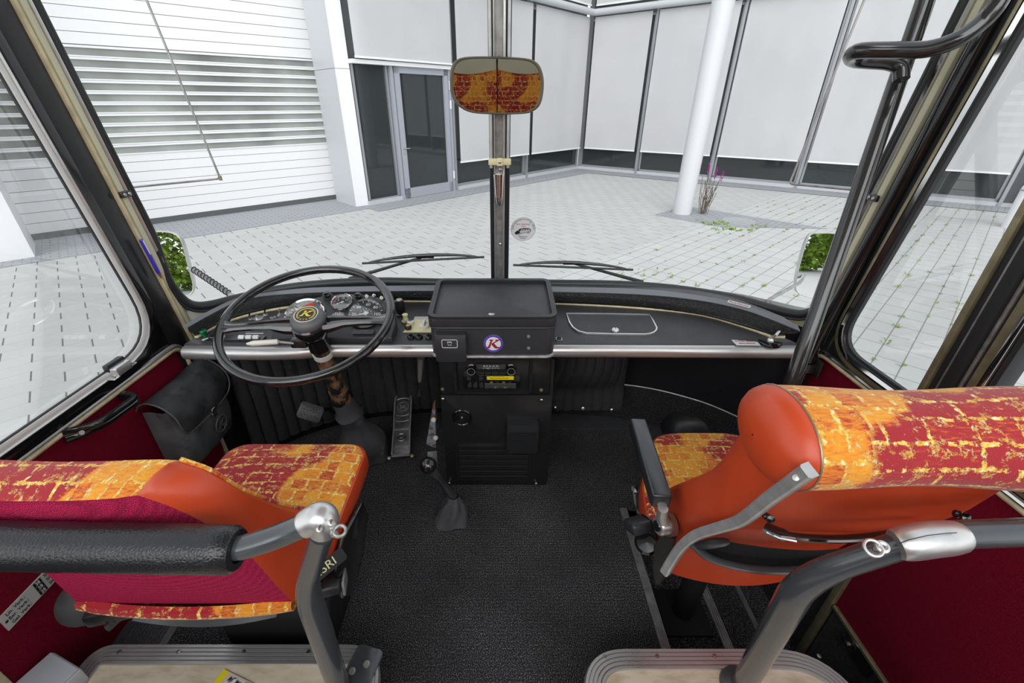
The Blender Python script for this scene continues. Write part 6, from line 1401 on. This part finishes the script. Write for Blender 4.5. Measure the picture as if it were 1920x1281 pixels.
def wiper(lab, b0, b1, mid, a1):
    f = lambda x, y, k=.02: onglass(x, y, k)
    t = thing('windscreen_wiper', lab, 'wiper', f(*a1))
    P0, P1 = f(*b0), f(*b1); n = 24; pts = [f(b0[0]+(b1[0]-b0[0])*i/n, b0[1]+(b1[1]-b0[1])*i/n) for i in range(n+1)]
    bm = NB(); tube(bm, pts, .0045, 8); obj('rubber_blade', bm, rubber, t)
    pts = [f(b0[0]+(b1[0]-b0[0])*(.04+.92*i/n), b0[1]+(b1[1]-b0[1])*(.04+.92*i/n)-9*math.sin(math.pi*i/n)**.7, .03) for i in range(n+1)]
    bm = NB(); tube(bm, pts, [.003+.004*math.sin(math.pi*i/n) for i in range(n+1)], 8); fm = obj('blade_frame', bm, black, t)
    m = f(mid[0], mid[1], .032); bm = NB(); box(bm, m, (.07, .012, .014), bev=.003); obj('blade_joint', bm, black_gloss, fm)
    bm = NB(); tube(bm, [m, f(mid[0]*.55+a1[0]*.45, mid[1]*.55+a1[1]*.45, .04), f(a1[0], a1[1], .05)], [.005, .006, .008], 8); obj('wiper_arm', bm, rubber, t)
wiper('black wiper lying across the left windscreen pane', (679, 494), (908, 482), (797, 481), (655, 523))
wiper('black wiper lying across the right windscreen pane', (962, 497), (1187, 506), (1072, 493), (1205, 529))
stc = onglass(981, 430, -.003); st = thing('club_sticker', 'round white sticker with printed bus on the right windscreen pane', 'sticker', stc)
sn = V((0, -1, -.14)).normalized(); SF2 = frame(sn, (0, 0, 1)); R_ = 23.2*(stc-EYE).dot(V((0, cP, -sP)))/FPX
bm = NB(); lathe(bm, [(R_, -.0004), (R_, .0004)], stc, sn, 48); fd = obj('disc', bm, M('sticker_white', (.72, .72, .74), .4), st)
bm = NB(); ring(bm, stc+sn*.0005, SF2, R_*.985, .0006, 48, 4); obj('sticker_edge', bm, M('sticker_grey', (.3, .3, .32), .5), fd)
s = 'Jahreshaupttreffen 2014'
for i, ch in enumerate(s):
    if ch == ' ': continue
    a = math.radians(180-8-i*(164+10)/(len(s)-1)+5); text(ch, .0098, stc+SF2@V((math.cos(a)*R_*.86, math.sin(a)*R_*.86, .0006)), SF2@Matrix.Rotation(a-math.pi/2, 3, 'Z'), ink, fd, ext=.0002, sx=1.05)
text('Setra Veteranen', .0078, stc+SF2@V((-.001, R_*.44, .0006)), SF2, ink_r, fd, ext=.0002, sx=1.0); text('Club', .0078, stc+SF2@V((0, R_*.26, .0006)), SF2, ink_r, fd, ext=.0002, sx=1.0)
text('Dettelsheim', .0068, stc+SF2@V((0, -R_*.62, .0006)), SF2, ink, fd, ext=.0002); text('Franken', .0068, stc+SF2@V((0, -R_*.77, .0006)), SF2, ink, fd, ext=.0002)
def sp2(x, y, k=.0006): return stc+SF2@V((x*R_*.92, (y-.06)*R_*.92, k))
bm = NB(); prism(bm, [sp2(*q) for q in ((-.38, .06), (-.25, .13), (.1, .17), (.5, .15), (.66, .05), (.68, -.12), (.60, -.20), (-.30, -.34), (-.45, -.30), (-.42, -.1))], sn*.0003); busd = obj('bus_outline', bm, ink, fd, smooth=False)
bm = NB(); prism(bm, [sp2(x, y, .0010) for x, y in ((-.28, -.06), (.62, -.01), (.62, -.14), (.52, -.18), (-.26, -.29), (-.30, -.2))], sn*.0002)
for i in range(4): prism(bm, [sp2(x, y, .0010) for x, y in ((-.20+.20*i, .06), (-.05+.20*i, .08), (-.05+.20*i, -.0), (-.20+.20*i, -.02))], sn*.0002)
obj('bus_panels', bm, sticker_w if False else label_m, busd, smooth=False)
bm = NB(); prism(bm, [sp2(x, y) for x, y in ((-.45, .0), (-.70, -.20), (-.74, -.34), (-.62, -.42), (-.40, -.38))], sn*.0003); obj('bus_front', bm, ink, fd, smooth=False)
bm = NB()
for x, y, r in ((-.36, -.34, .10), (.44, -.24, .08)): ring(bm, sp2(x, y, .0012), SF2, r*R_, .0006, 16, 4)
obj('bus_wheels', bm, ink, busd)
# ================================================================== BEHIND THE CAMERA (seen in the mirrors)
for i, (x, lab) in enumerate(((-.235, 'brick-pattern passenger seat behind the camera on the left, seen in mirror'), (.235, 'brick-pattern passenger seat behind the camera on the right, seen in mirror'))):
    t = thing('passenger_seat', lab, 'seat', (x, -1.25, 0))
    bm = NB(); rows = []
    for j in range(13):
        z = .45+.75*j/12; f = j/12
        rows.append([V((x-.231+.462*u/14, -1.15-.10*f-.020*math.sin(math.pi*u/14)**.5*-1, z)) for u in range(15)])
    grid(bm, rows); bmesh.ops.solidify(bm, geom=bm.faces[:], thickness=.10); obj('backrest', bm, fabric, t)
    bm = NB(); rows = []
    for j in range(8):
        f = j/7; rows.append([V((x-.228+.456*u/14, -1.243+.024*math.sin(math.pi*u/14)**.5+.006-.02*f, 1.165-.03*math.sin(math.pi*u/14)+.22*f)) for u in range(15)])
    grid(bm, rows); bmesh.ops.solidify(bm, geom=bm.faces[:], thickness=.10); obj('head_cloth', bm, cream, t)
    bm = NB(); box(bm, (x, -.98, .40), (.44, .44, .12), bev=.03, seg=3); obj('seat_cushion', bm, fabric, t)
    bm = NB(); box(bm, (x, -1.05, .17), (.40, .40, .34), bev=.01); obj('seat_base', bm, black_mat, t)
bm = NB(); box(bm, (0, -1.40, .75), (2.2, .03, 1.5)); struct('wall_rear', bm, black_mat, smooth=False)  # dark backing added so the gap between the seats mirrors black, not sky
leafb = M('tree_leaves', (.24, .38, .04), .6, var=.5, vscale=3)
for i, (x, y, h) in enumerate(((-10.5, -19, 5), (-6, -24, 5.5), (-16, -18, 5), (16, -26, 5.5), (5, -28, 6), (11, -21, 5))):
    t = thing('tree', ('young green tree behind the bus, seen only in the mirrors',)[0], 'tree', (x, y, GZ), 'trees behind the bus')
    bm = NB(); tube(bm, [V((x, y, GZ)), V((x+.05, y, GZ+h*.5))], [.05, .03], 10); obj('trunk', bm, leafg, t)
    bm = NB()
    for k in range(5200):
        a, b, r = rnd.uniform(0, 6.28), rnd.uniform(-1, 1), rnd.uniform(.4, 1)**.5*(h*.42)
        p = V((x, y, GZ+h*.42))+V((math.cos(a)*math.sqrt(1-b*b)*r, math.sin(a)*math.sqrt(1-b*b)*r, b*r*1.1)); d = V((rnd.uniform(-1, 1), rnd.uniform(-1, 1), rnd.uniform(-1, 1))).normalized()*.26; w = d.cross(V((0, 0, 1))).normalized()*.11
        poly(bm, [p, p+d*.5+w, p+d, p+d*.5-w])
    obj('foliage', bm, leafb, t, smooth=False)
